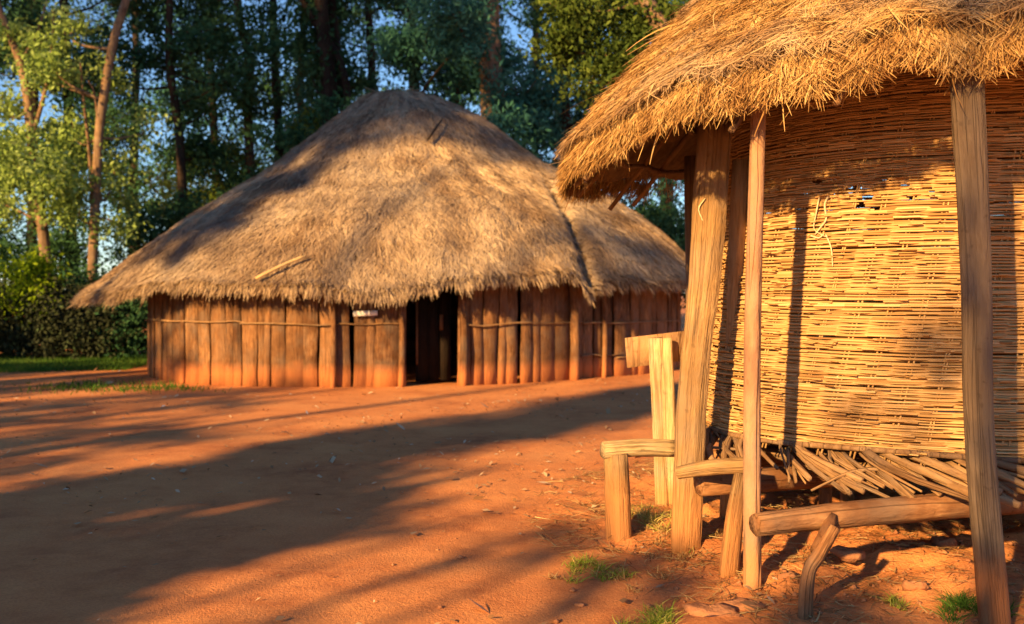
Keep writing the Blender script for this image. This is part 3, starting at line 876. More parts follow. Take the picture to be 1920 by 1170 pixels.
# ------------------------------------------------------------------ benches, sign, rope
def build_small_things():
    rng = np.random.default_rng(31)
    # bench: stump leg and seat log reaching to the thick post
    f = FOOT(1163, 1006); t = P(1156, 850, f[1])
    bench = thing('log_bench', 'low log bench with a squat stump leg left of the thick leaning post', 'bench', tuple(f))
    rod('leg', [f - [0, 0, .1], f * .5 + t * .5, t], [0.092, 0.088, 0.083], M_POST, bench, 8, 16, 0.06, smooth=False, hewn=0.22, rng=rng)
    a = P(1130, 845, f[1] - 0.02); b = P(1268, 842, f[1] + 0.12)
    rod('seat_log', [a, (a + b) / 2 + [0, 0, .012], b], [0.056, 0.06, 0.058], M_PALE, bench, 8, 16, 0.06, 0.9, False, hewn=0.15, rng=rng)
    # second low rail
    f = FOOT(1364, 1062); t = P(1389, 890, f[1] + 0.12)
    rail = thing('low_rail', 'short log rail on a slanting orange slab behind the slender pole', 'rail', tuple(f))
    rod('slab_leg', [f - [0, 0, .1], f * .5 + t * .5, t], [0.088, 0.078, 0.062], M_POST, rail, 8, 16, 0.06, 0.7, False, hewn=0.2, rng=rng)
    a = P(1270, 886, f[1] + 0.25); b = P(1402, 872, f[1] + 0.1)
    rod('rail_log', [a, (a + b) / 2 + [0, 0, .01], b], [0.036, 0.046, 0.048], M_POST, rail, 8, 10, 0.08, rng=rng)
    # sign post with its board seen from behind
    f = FOOT(1256, 941); d = f[1]; t = P(1240, 626, d)
    sp = thing('sign_post', 'split pale post carrying a blank brown board behind the log bench', 'sign', tuple(f))
    for q, r in ((-9.5, 0.043), (10, 0.038)):
        rod('split_post', [f + [q * d / F - 0.01, 0, -.1], P(1247 + q, 790, d - 0.004 * q), P(1240 + q, 624 + abs(q), d)], [r, r * 1.08, r * 1.05], M_PALE, sp, 14, 12, 0.08, 1.1, False, hewn=0.2, rng=rng)
    x0, x1 = P(1172, 634, d + 0.075), P(1288, 620, d + 0.075)
    y0, y1 = P(1176, 690, d + 0.075), P(1286, 676, d + 0.075)
    V = np.array([x0, x1, y1, y0, x0 + [0, .03, 0], x1 + [0, .03, 0], y1 + [0, .03, 0], y0 + [0, .03, 0]])
    mesh('board', V, np.array([(0, 3, 2, 1), (4, 5, 6, 7), (0, 1, 5, 4), (1, 2, 6, 5), (2, 3, 7, 6), (3, 0, 4, 7)]), M_BOARD, sp)
    # rope hanging on the wicker
    def on_wall(px, py, out=0.03):
        for dd in np.arange(4.8, 7.5, 0.01):
            p = P(px, py, dd)
            if np.hypot(*(p[:2] - GC)) < basket_r(p[2]) + out: return p
    rope = thing('rope', 'frayed pale rope knotted through the wicker wall near the worn holes', 'rope', tuple(on_wall(1545, 430)))
    for pts in ([(1553, 366), (1546, 385), (1549, 410), (1537, 428), (1528, 440)], [(1536, 370), (1530, 400), (1526, 428), (1540, 440), (1552, 445)], [(1548, 440), (1558, 465), (1561, 500)], [(1520, 442), (1535, 446), (1545, 438)]):
        rod('strand', [on_wall(*q) for q in pts], [0.0055, 0.004], M_ROPE, rope, 20, 5, 0.45, rng=rng)
    d = 6.5
    cord = rod('cord', [P(1322, 372, d - .1), P(1310, 392, d - .1), P(1318, 418, d - .1), P(1308, 442, d - .09), P(1303, 456, d - .08)], [0.004, 0.003], M_ROPE, None, 16, 5, 0.4, rng=rng)
    tag(cord, 'pale twisted cord hanging down the top of the thick leaning post', 'cord')


build_small_things()

# ------------------------------------------------------------------ stones, tufts, litter
def stone(px, py, sx, sy, sz, label, seed):
    rng = np.random.default_rng(seed)
    c = FOOT(px, py)
    nu, nv = 10, 7
    V = []
    ph = rng.uniform(0, 6, 6)
    for i in range(nv):
        v = math.pi * (i + 0.0001) / (nv - 1) * 0.9999
        for j in range(nu):
            u = 2 * math.pi * j / nu
            k = 1 + 0.22 * math.sin(2 * u + ph[0]) + 0.18 * math.sin(3 * u + ph[1] + 2 * v) + 0.15 * rng.normal()
            V.append((sx * k * math.sin(v) * math.cos(u), sy * k * math.sin(v) * math.sin(u), sz * (max(-0.8, min(0.62, math.cos(v) * 1.2)) * (1 + 0.25 * math.sin(u * 2 + ph[2])) + 0.12 + 0.12 * rng.normal())))
    V = np.array(V) + c
    i = np.arange(nv - 1)[:, None] * nu; j = np.arange(nu)[None, :]; j2 = (j + 1) % nu
    Q = np.stack([i + j, i + nu + j, i + nu + j2, i + j2], -1).reshape(-1, 4)
    o = mesh('stone', V, Q, M_STONE, None, False)
    tag(o, label, 'stone', 'stones around the store hut')


for a in ((1330, 1150, .13, .09, .045, 'flat red stone slab lying at the bottom edge between pole and grass tuft', 1),
          (1395, 1140, .10, .08, .04, 'flat stone right of the slab near the foot of the slender pole', 2),
          (1475, 1085, .055, .05, .045, 'rounded orange stone left of the forked prop', 3),
          (1690, 1030, .07, .06, .05, 'blocky stone on the ground under the bearer log', 4),
          (1770, 1020, .085, .06, .05, 'larger brown stone under the bearer log near the grey post', 5),
          (1085, 1135, .03, .025, .015, 'small brown clod left of the front grass tuft', 6),
          (1590, 1040, .09, .07, .04, 'smooth red clod behind the forked prop', 7),
          (1715, 1100, .05, .04, .03, 'small stone amid straw right of the forked prop', 8)):
    stone(*a)


def tuft(px, py, n, hgt, spread, mat, label, seed, dry=0.0, name='grass_tuft', cat='grass'):
    rng = np.random.default_rng(seed)
    c = FOOT(px, py)
    k = max(1, n // 40)
    cc = rng.normal(size=(k, 2)) * spread
    q = cc[rng.integers(0, k, n)] + rng.normal(size=(n, 2)) * 0.025
    x = c[0] + q[:, 0]; y = c[1] + q[:, 1]
    root = np.stack([x, y, ground_h(x, y) - 0.01], -1)
    d = unit(np.stack([rng.normal(size=n) * 0.5, rng.normal(size=n) * 0.5, np.ones(n)], -1))
    L = hgt * rng.uniform(0.35, 1.0, n)
    V, Q, A = strands(root, d, L, rng.uniform(0.003, 0.008, n), rng.normal(size=(n, 3)), np.stack([rng.normal(size=n) * .4, rng.normal(size=n) * .4, -0.3 * np.ones(n)], -1), 3, np.clip(rng.normal(0.45 + dry, 0.25, n), 0, 1), 0.1)
    mb = MB(); mb.add(V, Q, None, A)
    o = mb.build(name, mat)
    if mat is M_DRYGRASS: tag(o, label, cat, None, 'stuff')
    else: tag(o, label, cat, 'grass tufts round the store hut')


tuft(1128, 1075, 420, .12, .12, M_TUFT, 'bright green grass tuft left of the slender pole', 41)
tuft(1222, 1165, 420, .12, .07, M_TUFT, 'grass tuft cut by the bottom edge of the picture', 42)
tuft(1235, 985, 600, .17, .13, M_TUFT, 'pale green and dry grass at the foot of the thick leaning post', 43, 0.4)
tuft(1205, 950, 150, .09, .03, M_TUFT, 'tiny green weed beside the stump leg', 44, -0.1)
tuft(1290, 1010, 180, .09, .05, M_TUFT, 'small weed just right of the thick post foot', 45)
tuft(1690, 1118, 120, .12, .03, M_TUFT, 'single spindly green sprig in the straw', 46)
tuft(1815, 1135, 420, .15, .08, M_GRASS, 'dull green tuft beside the foot of the grey post', 47)
tuft(1250, 1000, 500, .10, .22, M_DRYGRASS, 'thin dry grass spread round the foot of the thick leaning post', 49)
tuft(1130, 1080, 260, .09, .2, M_DRYGRASS, 'thin dry grass round the bright green tuft', 50)
tuft(1545, 935, 300, .10, .08, M_DRYGRASS, 'dry yellow grass under the platform sticks', 48)


def build_litter():
    rng = np.random.default_rng(55)
    # leaves and chips scattered over the yard
    n = 8000
    d = 4.2 + 20 * rng.random(n) ** 1.3
    x = rng.uniform(-0.62, 0.35, n) * d
    k = np.hypot(x - HC[0], d - HC[1]) > wall_r(np.degrees(np.arctan2(d - HC[1], x - HC[0]))) + 0.2
    dens = fbm(x * 0.5 + 9, d * 0.5, 2) + rng.normal(size=n) * 0.15 + 0.03 * (d - 10)
    k &= dens > 0.02
    x, d = x[k], d[k]; n = len(x)
    c = np.stack([x, d, ground_h(x, d) + 0.008], -1)
    yaw = rng.uniform(0, 6.28, n)
    a = np.stack([np.cos(yaw), np.sin(yaw), rng.normal(size=n) * 0.3], -1); b = np.stack([-np.sin(yaw), np.cos(yaw), rng.normal(size=n) * 0.3], -1)
    s = rng.uniform(0.01, 0.036, n)[:, None] * (1 + (rng.random((n, 1)) < 0.06) * 1.2)
    c[:, 2] += s[:, 0] * 0.25
    V = np.stack([c - a * s, c + b * s * .45 + [0, 0, .003], c + a * s, c - b * s * .45 + [0, 0, .003]], 1).reshape(-1, 3)
    mb = MB(); mb.add(V, np.arange(n * 4).reshape(n, 4), None, np.repeat(np.clip(rng.beta(1.6, 2.2, n), 0, 1), 4))
    tag(mb.build('leaf_litter', M_LITTER), 'dry leaves and chips scattered over the red yard', 'litter', None, 'stuff')
    # straw and twigs under and around the store hut
    n = 24000
    ang = rng.uniform(-np.pi, np.pi, n); r = 2.9 * np.sqrt(rng.random(n))
    x = GC[0] + r * np.cos(ang); y = GC[1] + r * np.sin(ang)
    ok = (fbm(x * 1.5, y * 1.5 + 8, 2) + rng.normal(size=n) * 0.15 > -0.05)
    x, y = x[ok], y[ok]; n = len(x)
    root = np.stack([x, y, ground_h(x, y) + rng.uniform(0.003, 0.02, n)], -1)
    yaw = rng.uniform(0, 6.28, n)
    d = unit(np.stack([np.cos(yaw), np.sin(yaw), rng.uniform(-0.02, 0.15, n)], -1))
    V, Q, A = strands(root, d, rng.uniform(0.03, 0.18, n), rng.uniform(0.003, 0.008, n), np.tile([0, 0, 1.0], (n, 1)) + rng.normal(size=(n, 3)) * .3, rng.normal(size=(n, 3)) * [0.2, .2, 0.03], 3)
    mb = MB(); mb.add(V, Q, None, A)
    tag(mb.build('straw_litter', M_DRYGRASS), 'loose straw and twigs strewn under the store hut', 'straw', None, 'stuff')
    # pebbles and clods
    mb = MB()
    n = 1300
    px = rng.normal(2.2, 0.9, n); py = rng.normal(5.6, 0.8, n)
    oct_v = np.array([(1, 0, 0), (0, 1, 0), (-1, 0, 0), (0, -1, 0), (0, 0, .7), (0, 0, -.6)])
    oct_t = np.array([(0, 1, 4), (1, 2, 4), (2, 3, 4), (3, 0, 4), (1, 0, 5), (2, 1, 5), (3, 2, 5), (0, 3, 5)])
    for i in range(n):
        s = 0.004 + 0.022 * rng.random() ** 4
        V = oct_v * s * rng.uniform(0.6, 1.3, (6, 3)) + [px[i], py[i], float(ground_h(px[i], py[i])) + s * 0.2]
        mb.add(V, None, oct_t)
    tag(mb.build('pebbles', M_STONE, attr=False), 'small clods and pebbles on the red earth', 'pebbles', None, 'stuff')


build_litter()


def build_lawn():
    rng = np.random.default_rng(61)
    n = 60000
    d = rng.uniform(18.6, 25.5, n); x = rng.uniform(-17, -6.3, n)
    edge = 18.9 + 0.28 * (x + 14) + 1.2 * fbm(x * 0.6, x * 0 + 2, 2) * 1.0
    k = d > edge + 0.3
    k &= np.hypot(x - HC[0], d - HC[1]) > 5.6
    x, d = x[k], d[k]
    m = 1500
    x2 = rng.normal(-6.6, 0.9, m); d2 = rng.normal(17.0, 0.45, m)
    k2 = (np.hypot(x2 - HC[0], d2 - HC[1]) > 5.35) & (fbm(x2 * 1.3, d2 * 1.3, 2) > -0.08)
    x = np.concatenate([x, x2[k2]]); d = np.concatenate([d, d2[k2]]); n = len(x)
    root = np.stack([x, d, ground_h(x, d) - 0.005], -1)
    dr = unit(np.stack([rng.normal(size=n) * .45, rng.normal(size=n) * .45, np.ones(n)], -1))
    V, Q, A = strands(root, dr, rng.uniform(0.04, 0.12, n), rng.uniform(0.012, 0.022, n), rng.normal(size=(n, 3)), rng.normal(size=(n, 3)) * .2, 1, np.clip(0.5 + fbm(x * .8, d * .8, 2) + rng.normal(size=n) * .2, 0, 1), 0.2)
    mb = MB(); mb.add(V, Q, None, A)
    tag(mb.build('grass', M_GRASS), 'strip of short green grass in front of the hedge', 'grass', None, 'stuff')


build_lawn()

# ------------------------------------------------------------------ trees
def tree(name, label, trunk, rad, blobs, leaf_mat, bark, seed, leaf=0.14, per=110, clump=0.45, dens=1.0, limbs=(), group=None, cat='tree', aspect=0.5, limb_r=0.035, cover=1.0):
    """trunk: world points. blobs: (centre, radii, n_clumps) in world units."""
    rng = np.random.default_rng(seed)
    trunk = np.array(trunk, float)
    base = trunk[0].copy(); base[2] = float(ground_h(base[0], base[1]))
    t = thing(name, label, cat, tuple(base), group)
    path = smooth_path(trunk, 18)
    V, Q, T = tube(path, rad, 8, 0.12, rng=rng)
    tr = mesh('trunk', V, [Q, T], bark, t, True)
    for lp, lr in limbs:
        V, Q, T = tube(smooth_path(lp, 10), lr, 6, 0.1, rng=rng)
        mesh('limb', V, [Q, T], bark, t, True)
    cen, att = [], []
    mb = MB()
    for (c, r, k) in blobs:
        c = np.array(c, float); r = np.array(r, float)
        u = unit(rng.normal(size=(k, 3))) * (rng.random((k, 1)) ** (1 / 2.2))
        q = c + u * r
        shade = rng.normal(0.5, 0.13, k)
        for i in range(k):
            m = int(per * dens * rng.uniform(0.6, 1.4))
            rr = clump * rng.uniform(0.6, 1.4)
            pts = q[i] + rng.normal(size=(m, 3)) * rr * np.array([0.62, 0.62, 0.42])
            cen.append(pts); att.append(np.clip(shade[i] + rng.normal(size=m) * 0.17, 0, 1))
        # limbs that carry the clumps
        below = path[path[:, 2] < c[2] + 0.2]
        if len(below):
            s = below[np.argmin(np.linalg.norm(below - (c - [0, 0, 0.25 * np.linalg.norm(c[:2] - below[-1][:2])]), axis=1))]
            if np.linalg.norm(s - c) > 0.3:
                mid = (s + c) / 2 + rng.normal(size=3) * 0.15 - [0, 0, 0.1]
                V, Q, T = tube(smooth_path([s, mid, c], 7), [limb_r * 1.3, limb_r * 0.5], 6, 0.1, rng=rng); mb.add(V, Q, T)
            for i in range(0, k, 3):
                V, Q, T = tube(smooth_path([c * .7 + q[i] * .3 - [0, 0, .1], q[i]], 4), [limb_r * .5, limb_r * .2], 4, 0.1, rng=rng); mb.add(V, Q, T)
    if mb.n:
        mb.build('branches', bark, t, True, False)['kind'] = 'stuff'
    cen = np.concatenate(cen); att = np.concatenate(att)
    V, Q = leaves(cen, leaf, rng, 0.5, aspect)
    mb = MB(); mb.add(V, Q, None, np.repeat(att, 4))
    mb.build('crown', leaf_mat, t)
    return t


def pblob(px, py, d, rx, ry, k, rd=None):
    s = d / F
    return (P(px, py, d), (rx * s, rd if rd else (rx + ry) * 0.5 * s, ry * s), k)


def ptrunk(pts, d):
    out = [P(a, b, d) for a, b in pts]
    base = out[0].copy(); base[2] = -0.1
    return [base] + out


# sunlit pair at the left edge
d = 25.8
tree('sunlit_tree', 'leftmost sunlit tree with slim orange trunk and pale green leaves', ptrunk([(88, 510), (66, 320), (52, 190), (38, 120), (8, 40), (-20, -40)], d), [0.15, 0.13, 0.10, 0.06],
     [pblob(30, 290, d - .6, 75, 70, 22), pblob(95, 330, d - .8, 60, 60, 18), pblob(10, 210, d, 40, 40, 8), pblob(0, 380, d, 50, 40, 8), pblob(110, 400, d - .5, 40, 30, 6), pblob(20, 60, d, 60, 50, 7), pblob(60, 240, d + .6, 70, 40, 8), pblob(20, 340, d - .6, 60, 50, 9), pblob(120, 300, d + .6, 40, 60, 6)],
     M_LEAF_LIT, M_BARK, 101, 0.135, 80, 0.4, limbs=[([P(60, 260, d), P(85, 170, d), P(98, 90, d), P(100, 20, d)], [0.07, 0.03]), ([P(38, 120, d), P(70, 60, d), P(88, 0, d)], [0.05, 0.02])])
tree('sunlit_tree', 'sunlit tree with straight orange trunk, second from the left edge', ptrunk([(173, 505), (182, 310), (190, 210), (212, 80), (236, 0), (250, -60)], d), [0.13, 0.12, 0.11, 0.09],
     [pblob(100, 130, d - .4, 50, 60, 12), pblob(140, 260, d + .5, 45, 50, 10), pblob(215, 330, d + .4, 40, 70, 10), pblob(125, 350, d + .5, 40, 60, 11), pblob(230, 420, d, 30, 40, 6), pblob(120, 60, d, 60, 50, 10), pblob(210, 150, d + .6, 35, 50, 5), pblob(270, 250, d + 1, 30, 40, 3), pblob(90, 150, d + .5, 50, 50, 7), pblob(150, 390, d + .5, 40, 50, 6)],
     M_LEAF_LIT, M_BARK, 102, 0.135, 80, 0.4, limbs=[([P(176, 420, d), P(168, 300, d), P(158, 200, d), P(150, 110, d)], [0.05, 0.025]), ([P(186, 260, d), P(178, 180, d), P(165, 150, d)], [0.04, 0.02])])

# dark forest behind, tall straight trunks (x of foot, x at the top, distance, trunk radius)
FOREST = [
    (-40, -60, 29, 0.2, 'dark tree cut by the left edge behind the sunlit pair'),
    (135, 120, 31, 0.2, 'dark tree standing between the two sunlit trunks'),
    (345, 318, 30, 0.16, 'slim dark tree right of the sunlit pair, its trunk bent to the left'),
    (405, 395, 38, 0.18, 'far thin dark tree just right of the bent slim tree'),
    (478, 445, 31, 0.2, 'dark leaning tree above the left slope of the large roof'),
    (528, 512, 34, 0.2, 'straight dark tree in the middle of the row above the left roof slope'),
    (560, 572, 40, 0.2, 'far straight dark trunk nearest the thick twin trunks on their left'),
    (632, 602, 29, 0.30, 'thick dark twin-trunked tree behind the roof left of its peak'),
    (700, 690, 36, 0.2, 'dark tree directly behind the peak of the large roof'),
]
for i, (x0, x1, d, r, lab) in enumerate(FOREST):
    rg = np.random.default_rng(200 + i)
    blobs = []
    for k in range(17 if 1 < i < 7 else 20):
        yy = rg.uniform(-420, 330)
        blobs.append(pblob(x0 + (x1 - x0) * (700 - yy) / 700 + rg.normal() * 70, yy, d + rg.normal() * 1.2, rg.uniform(35, 75), rg.uniform(25, 60), int(rg.uniform(5, 10))))
    lim = []
    if i == 7:
        lim = [([P(655, 215, d), P(640, 120, d), P(590, 40, d), P(552, -30, d)], [0.11, 0.09]), ([P(640, 200, d + .5), P(625, 60, d + .5), P(612, -60, d + .5)], [0.2, 0.16])]
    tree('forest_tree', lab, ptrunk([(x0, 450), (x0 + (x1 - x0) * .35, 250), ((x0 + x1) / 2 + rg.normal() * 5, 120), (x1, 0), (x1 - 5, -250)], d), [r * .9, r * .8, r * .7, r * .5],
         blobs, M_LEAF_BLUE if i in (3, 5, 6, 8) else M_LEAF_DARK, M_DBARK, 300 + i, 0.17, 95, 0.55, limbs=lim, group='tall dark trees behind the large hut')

# blue-green shaded trees right of the peak
for i, (x0, x1, d, r, spread, lab) in enumerate([
        (780, 770, 28, 0.18, 70, 'blue-green tree behind the right shoulder of the roof peak'),
        (925, 915, 27, 0.36, 90, 'blue-green tree with a thick reddish trunk right of the roof peak'),
        (1060, 1070, 29, 0.2, 80, 'blue-green tree between the thick reddish trunk and the golden thatch'),
        (1250, 1240, 30, 0.2, 90, 'dark blue-green tree seen under the eave of the golden thatch')]):
    rg = np.random.default_rng(400 + i)
    blobs = []
    for k in range(24):
        yy = rg.uniform(-330, 350)
        blobs.append(pblob(x0 + rg.normal() * spread * 0.7, yy, d - 0.5 + rg.normal() * 1.0, rg.uniform(35, 65), rg.uniform(25, 50), int(rg.uniform(6, 11))))
    tree('blue_green_tree', lab, ptrunk([(x0, 420), (x0, 250), (x0 - 6, 100), (x1, -60), (x1, -300)], d), [r * 1.1, r, r * .8, r * .5], blobs, M_LEAF_BLUE, M_DBARK if i != 1 else M_BARK, 420 + i, 0.17, 105, 0.5,
         group='blue-green trees behind the large hut', aspect=0.35)

# second, farther row closes most of the gaps
for i, (x0, d, lab) in enumerate([(60, 44, 'faint far tree behind the leftmost sunlit tree'), (250, 46, 'faint far tree right of the second sunlit trunk'), (620, 46, 'faint far tree showing between the thick twin trunks'),
                                  (850, 44, 'faint far tree behind the blue-green foliage right of the peak'), (1000, 46, 'faint far tree left of the olive tree'), (1150, 44, 'faint far tree behind the olive tree'), (1380, 45, 'faint far tree hidden behind the left eave and thick post of the store hut'),]):
    rg = np.random.default_rng(500 + i)
    blobs = [pblob(x0 + rg.normal() * 75, rg.uniform(-260, 420), d + rg.normal() * 1.5, rg.uniform(40, 75), rg.uniform(30, 60), int(rg.uniform(7, 12))) for k in range(19)]
    tree('far_tree', lab, ptrunk([(x0, 420), (x0 + 5, 100), (x0, -260)], d), [0.25, 0.2, 0.12], blobs, M_LEAF_DARK, M_DBARK, 520 + i, 0.2, 95, 0.7, group='far trees')

# olive tree in sun behind the golden thatch
d = 15.5
tree('olive_tree', 'sunlit olive-green tree rising behind the left slope of the golden thatch', ptrunk([(1330, 430), (1310, 250), (1270, 110), (1200, -20), (1150, -140)], d), [0.2, 0.16, 0.1],
     [pblob(1090, 20, d, 70, 55, 26), pblob(1150, 100, d, 60, 50, 20), pblob(1210, 40, d + .3, 70, 60, 22), pblob(1050, 90, d + .4, 35, 40, 8), pblob(1120, -80, d, 90, 60, 16), pblob(1105, 155, d, 25, 22, 5), pblob(1250, 140, d + .5, 60, 40, 12), pblob(1300, 20, d + .5, 60, 60, 10)],
     M_LEAF_OLIVE, M_BARK, 601, 0.10, 95, 0.28, limb_r=0.02)

# sunlit small trees and shrubs of the middle distance
for i, (px, py, d, rx, ry, k, m, lab) in enumerate([
        (430, 300, 33, 55, 55, 20, M_LEAF_YEL, 'yellow-green sunlit sapling above the left roof slope'),
        (345, 330, 34, 45, 50, 14, M_LEAF_LIT, 'pale green sapling right of the sunlit pair'),
        (585, 240, 33, 45, 45, 14, M_LEAF_YEL, 'yellow-green sapling low between dark trunks left of the peak'),
        (260, 430, 29, 60, 55, 20, M_LEAF_DARK, 'dark green bush right of the second sunlit trunk'),
        (360, 410, 29, 60, 55, 20, M_LEAF_DARK, 'dark green bush behind the left end of the large roof'),
        (470, 350, 31, 60, 50, 16, M_LEAF_DARK, 'dark bush just above the left roof slope'),
        (1240, 420, 27, 60, 40, 18, M_LEAF_DARK, 'dark bush under the left eave of the store hut'),
        (1310, 470, 31, 70, 60, 26, M_LEAF_DARK, 'dark bush mostly hidden behind the thick leaning post'),
        (1420, 475, 31, 70, 55, 26, M_LEAF_DARK, 'dark bush hidden behind the left half of the wicker wall'),
        (1560, 500, 32, 80, 45, 26, M_LEAF_DARK, 'low dark bush hidden behind the middle of the wicker wall'),
        (1720, 500, 32, 80, 45, 26, M_LEAF_DARK, 'low dark bush hidden behind the weathered grey post')]):
    tree('sapling' if i < 3 else 'bush', lab, ptrunk([(px, py + ry * .8), (px + 3, py), (px + 5, py - ry * .6)], d), [0.06, 0.05, 0.03],
         [pblob(px, py, d, rx, ry, k), pblob(px + rx * .5, py + ry * .7, d, rx * .8, ry * .7, k // 2), pblob(px - rx * .5, py + ry * 1.2, d, rx * .9, ry * .8, k // 2)], m, M_DBARK, 640 + i, 0.15, 85, 0.45, cat='tree' if i < 3 else 'bush', limb_r=0.02)

# hedge of shrubs at the left
for i, (px, py, d, rx, ry, k, m, lab) in enumerate([
        (-10, 585, 24.0, 75, 70, 60, M_TWIG, 'brownish twiggy hedge shrub at the left edge'),
        (90, 592, 24.0, 65, 68, 60, M_TWIG, 'brownish twiggy hedge shrub under the bright green shrub'),
        (175, 595, 24.2, 58, 66, 54, M_TWIG, 'brownish twiggy hedge shrub below the tip of the large roof'),
        (238, 595, 24.6, 52, 66, 46, M_LEAF_DARK, 'green hedge shrub beside the left end of the plank wall'),
        (140, 540, 26.0, 70, 50, 26, M_LEAF_DARK, 'green shrub behind the hedge between the sunlit trunks'),
        (64, 512, 24.0, 32, 36, 18, M_LEAF_BRIGHT, 'bright lime green shrub glowing above the hedge'),
        (10, 500, 27.0, 60, 60, 22, M_LEAF_DARK, 'dark shrub behind the hedge at the left edge'),
        (-30, 430, 29.0, 80, 80, 40, M_LEAF_DARK, 'tall dark shrub at the left edge above the hedge'),
        (115, 450, 29.0, 70, 70, 36, M_LEAF_DARK, 'tall dark shrub filling the space between the sunlit trunks')]):
    tree('hedge_shrub', lab, ptrunk([(px, py + 40), (px, py), (px + 4, py - ry * .5)], d), [0.05, 0.04, 0.02], [pblob(px, py, d, rx, ry, k, 0.8), pblob(px, py + 45, d, rx, 35, k // 2, 0.7)], m, M_DBARK, 700 + i, 0.11, 95, 0.36, cat='bush', limb_r=0.015,
         group='hedge shrubs at the left')

# ------------------------------------------------------------------ trees on the sun's side of the yard, behind the viewer
SU = np.array([math.cos(SUN_AZ), -math.sin(SUN_AZ)]); SD = np.array([math.sin(SUN_AZ), math.cos(SUN_AZ)])


def S(u, s, h):
    q = SU * u + SD * s * 0.45
    return np.array([q[0], q[1], h])


def sblob(u, s, h, ru, rh, k): return (S(u, s, h), (ru * 0.9 + 0.2, ru * 0.9 + 0.2, rh), k)


def sun_tree(label, u, s, top, r, blobs, seed, leaf=0.32, per=45, clump=0.6, mat=M_LEAF_DARK):
    tree('shade_tree', label, [S(u, s, -0.1), S(u + 0.05, s, top * .4), S(u - 0.04, s, top * .75), S(u, s, top)], [r * 1.05, r, r * .95, r * .8], blobs, mat, M_BARK, seed, leaf, per, clump, group='trees on the sunny side of the yard, out of view', limb_r=0.05, aspect=0.6)


sun_tree('dense tree out of view whose broad shadow crosses the yard', -7.05, -12, 8, 0.25, [sblob(-7.0, -12, h, 1.1, 0.9, 30) for h in (2.2, 3.3, 4.4, 5.5, 6.6, 7.6)] + [sblob(-7.0, -12, 8.6, 0.8, 0.6, 6), sblob(-5.4, -12, 3.6, 0.35, 0.9, 22), sblob(-5.0, -12, 3.0, 0.5, 0.5, 14)], 801, 0.25, 60, 0.35)
sun_tree('tall tree out of view whose trunk shadow climbs the right end of the plank wall', -9.8, -12, 15, 0.11, [sblob(-11.2, -12, h, 2.3, 1.5, 22) for h in (14.8, 16.8, 19, 21.5)] + [sblob(-8.9, -12, 11.2, 0.7, 0.9, 7)], 802)
sun_tree('tall tree out of view whose trunk shadow stands beside the doorway', -11.84, -13, 15, 0.08, [sblob(-15.0, -13, h, 2.3, 1.5, 24) for h in (13.8, 16, 18.5, 21, 23.5)] + [sblob(-13.9, -13, 14.3, 1.5, 1.1, 34)], 803)
sun_tree('tall tree out of view shading the left of the forest', -18, -13, 16, 0.25, [sblob(-18.8, -13, h, 2.2, 1.5, 24) for h in (14, 16.5, 19, 21.5, 24)], 804)
sun_tree('tall tree out of view shading the tops of the sunlit pair', -23, -12, 18, 0.22, [sblob(-23, -12, h, 2.6, 1.5, 26) for h in (17.4, 19.2, 21.5, 24)] + [sblob(-21.0, -12, 15.7, 1.0, .6, 10)], 805)
sun_tree('tall tree out of view shading the slim dark trunks', -26, -13, 18, 0.22, [sblob(-26.0, -13, h, 2.4, 1.5, 30) for h in (17.6, 19.4, 21.2, 23.5)], 810)
sun_tree('tall tree out of view shading the thick twin trunks', -20.8, -14, 18, 0.22, [sblob(-20.8, -14, h, 1.8, 1.4, 26) for h in (16.8, 18.8, 21, 23.5)], 812)
sun_tree('thin shrubby tree out of view half shading the far left of the yard', -10.6, -12, 5.6, 0.06, [sblob(u, -12, h, 0.9, 0.6, 9) for u in (-12.3, -10.9, -9.5) for h in (3.2, 4.1, 4.8)] + [sblob(-12.9, -12, 6.2, 0.8, 0.5, 9), sblob(-11.8, -12, 5.9, 0.6, 0.4, 5)] + [sblob(-13.6, -12, h, 0.8, 0.8, 14) for h in (3.2, 4.4, 5.4)], 811, 0.22, 26, 0.4)
sun_tree('tall tree out of view at the far left of the sunny side', -29, -12, 18, 0.22, [sblob(-28.5, -12, h, 2.8, 1.6, 26) for h in (16.6, 18, 19.5, 21.5, 24)], 806)
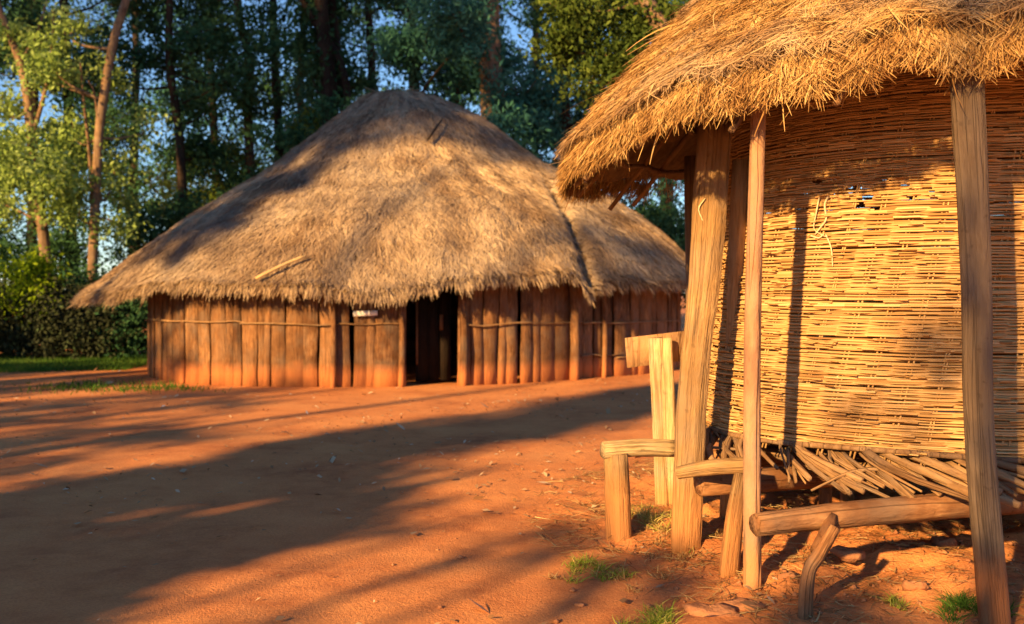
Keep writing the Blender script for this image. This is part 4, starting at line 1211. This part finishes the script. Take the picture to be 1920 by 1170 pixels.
sun_tree('bushy tree out of view shading the left slope of the large roof', -16.6, -11, 8, 0.2, [sblob(-16.6, -11, h, 1.7, 1.2, 15) for h in (1.5, 3.5, 5.2, 6.6)] + [sblob(-15.4, -11, h, 1.6, 0.9, 20) for h in (9.6, 10.9, 12.2, 13.4)], 807, 0.3, 45, 0.5)
sun_tree('bushy tree out of view shading the hedge', -20.5, -11, 6, 0.2, [sblob(-20, -11, h, 2.2, 1.2, 18) for h in (1.5, 3.5, 5.3, 6.8)], 808, 0.3, 45, 0.5)
sun_tree('bushy tree out of view shading the far end of the hedge', -25, -11, 6, 0.2, [sblob(-25, -11, h, 2.4, 1.2, 18) for h in (1.5, 3.5, 5.3, 6.6)], 809, 0.3, 45, 0.5)
rg = np.random.default_rng(77)
for i, (u, h, r) in enumerate(((-5.3, 5.0, .09), (-4.75, 4.6, .05), (-4.25, 4.6, .04), (-3.7, 4.55, .05), (-3.2, 4.7, .04), (-2.7, 4.6, .05), (-2.3, 4.4, .04))):
    sun_tree('slim stem out of view casting streak number %s across the near yard' % ('one two three four five six seven'.split()[i]), u, -12 + rg.normal() * .8, h, r,
             [sblob(u + rg.normal() * .1, -12, 3.1, 0.3, 0.4, 4), sblob(u + rg.normal() * .1, -12, 4.1, 0.05, 0.3, 3)], 820 + i, 0.16, 16, 0.18)
tree('shade_tree', 'light-crowned tree out of view dappling the wicker and the grey post', [S(-0.82, -12, -0.1), S(-0.84, -12, 4.5), S(-0.93, -12, 6), S(-0.98, -12, 7.2)], [0.10, 0.085, 0.07, 0.05],
     [sblob(-0.1, -12, 4.3, .9, .4, 7), sblob(-1.15, -12, 3.95, .55, .32, 15), sblob(-0.2, -12, 4.0, .7, .35, 12), sblob(-1.15, -12, 5.9, .2, .3, 5), sblob(-1.6, -12, 5.35, .1, .12, 2), sblob(0.5, -12, 5.8, .8, .8, 8), sblob(-1.0, -12, 7.3, 0.3, .3, 2), sblob(-0.2, -12, 7.6, 0.5, .4, 3)],
     M_LEAF_DARK, M_BARK, 840, 0.18, 26, 0.3, group='trees on the sunny side of the yard, out of view', limb_r=0.02, aspect=0.6)
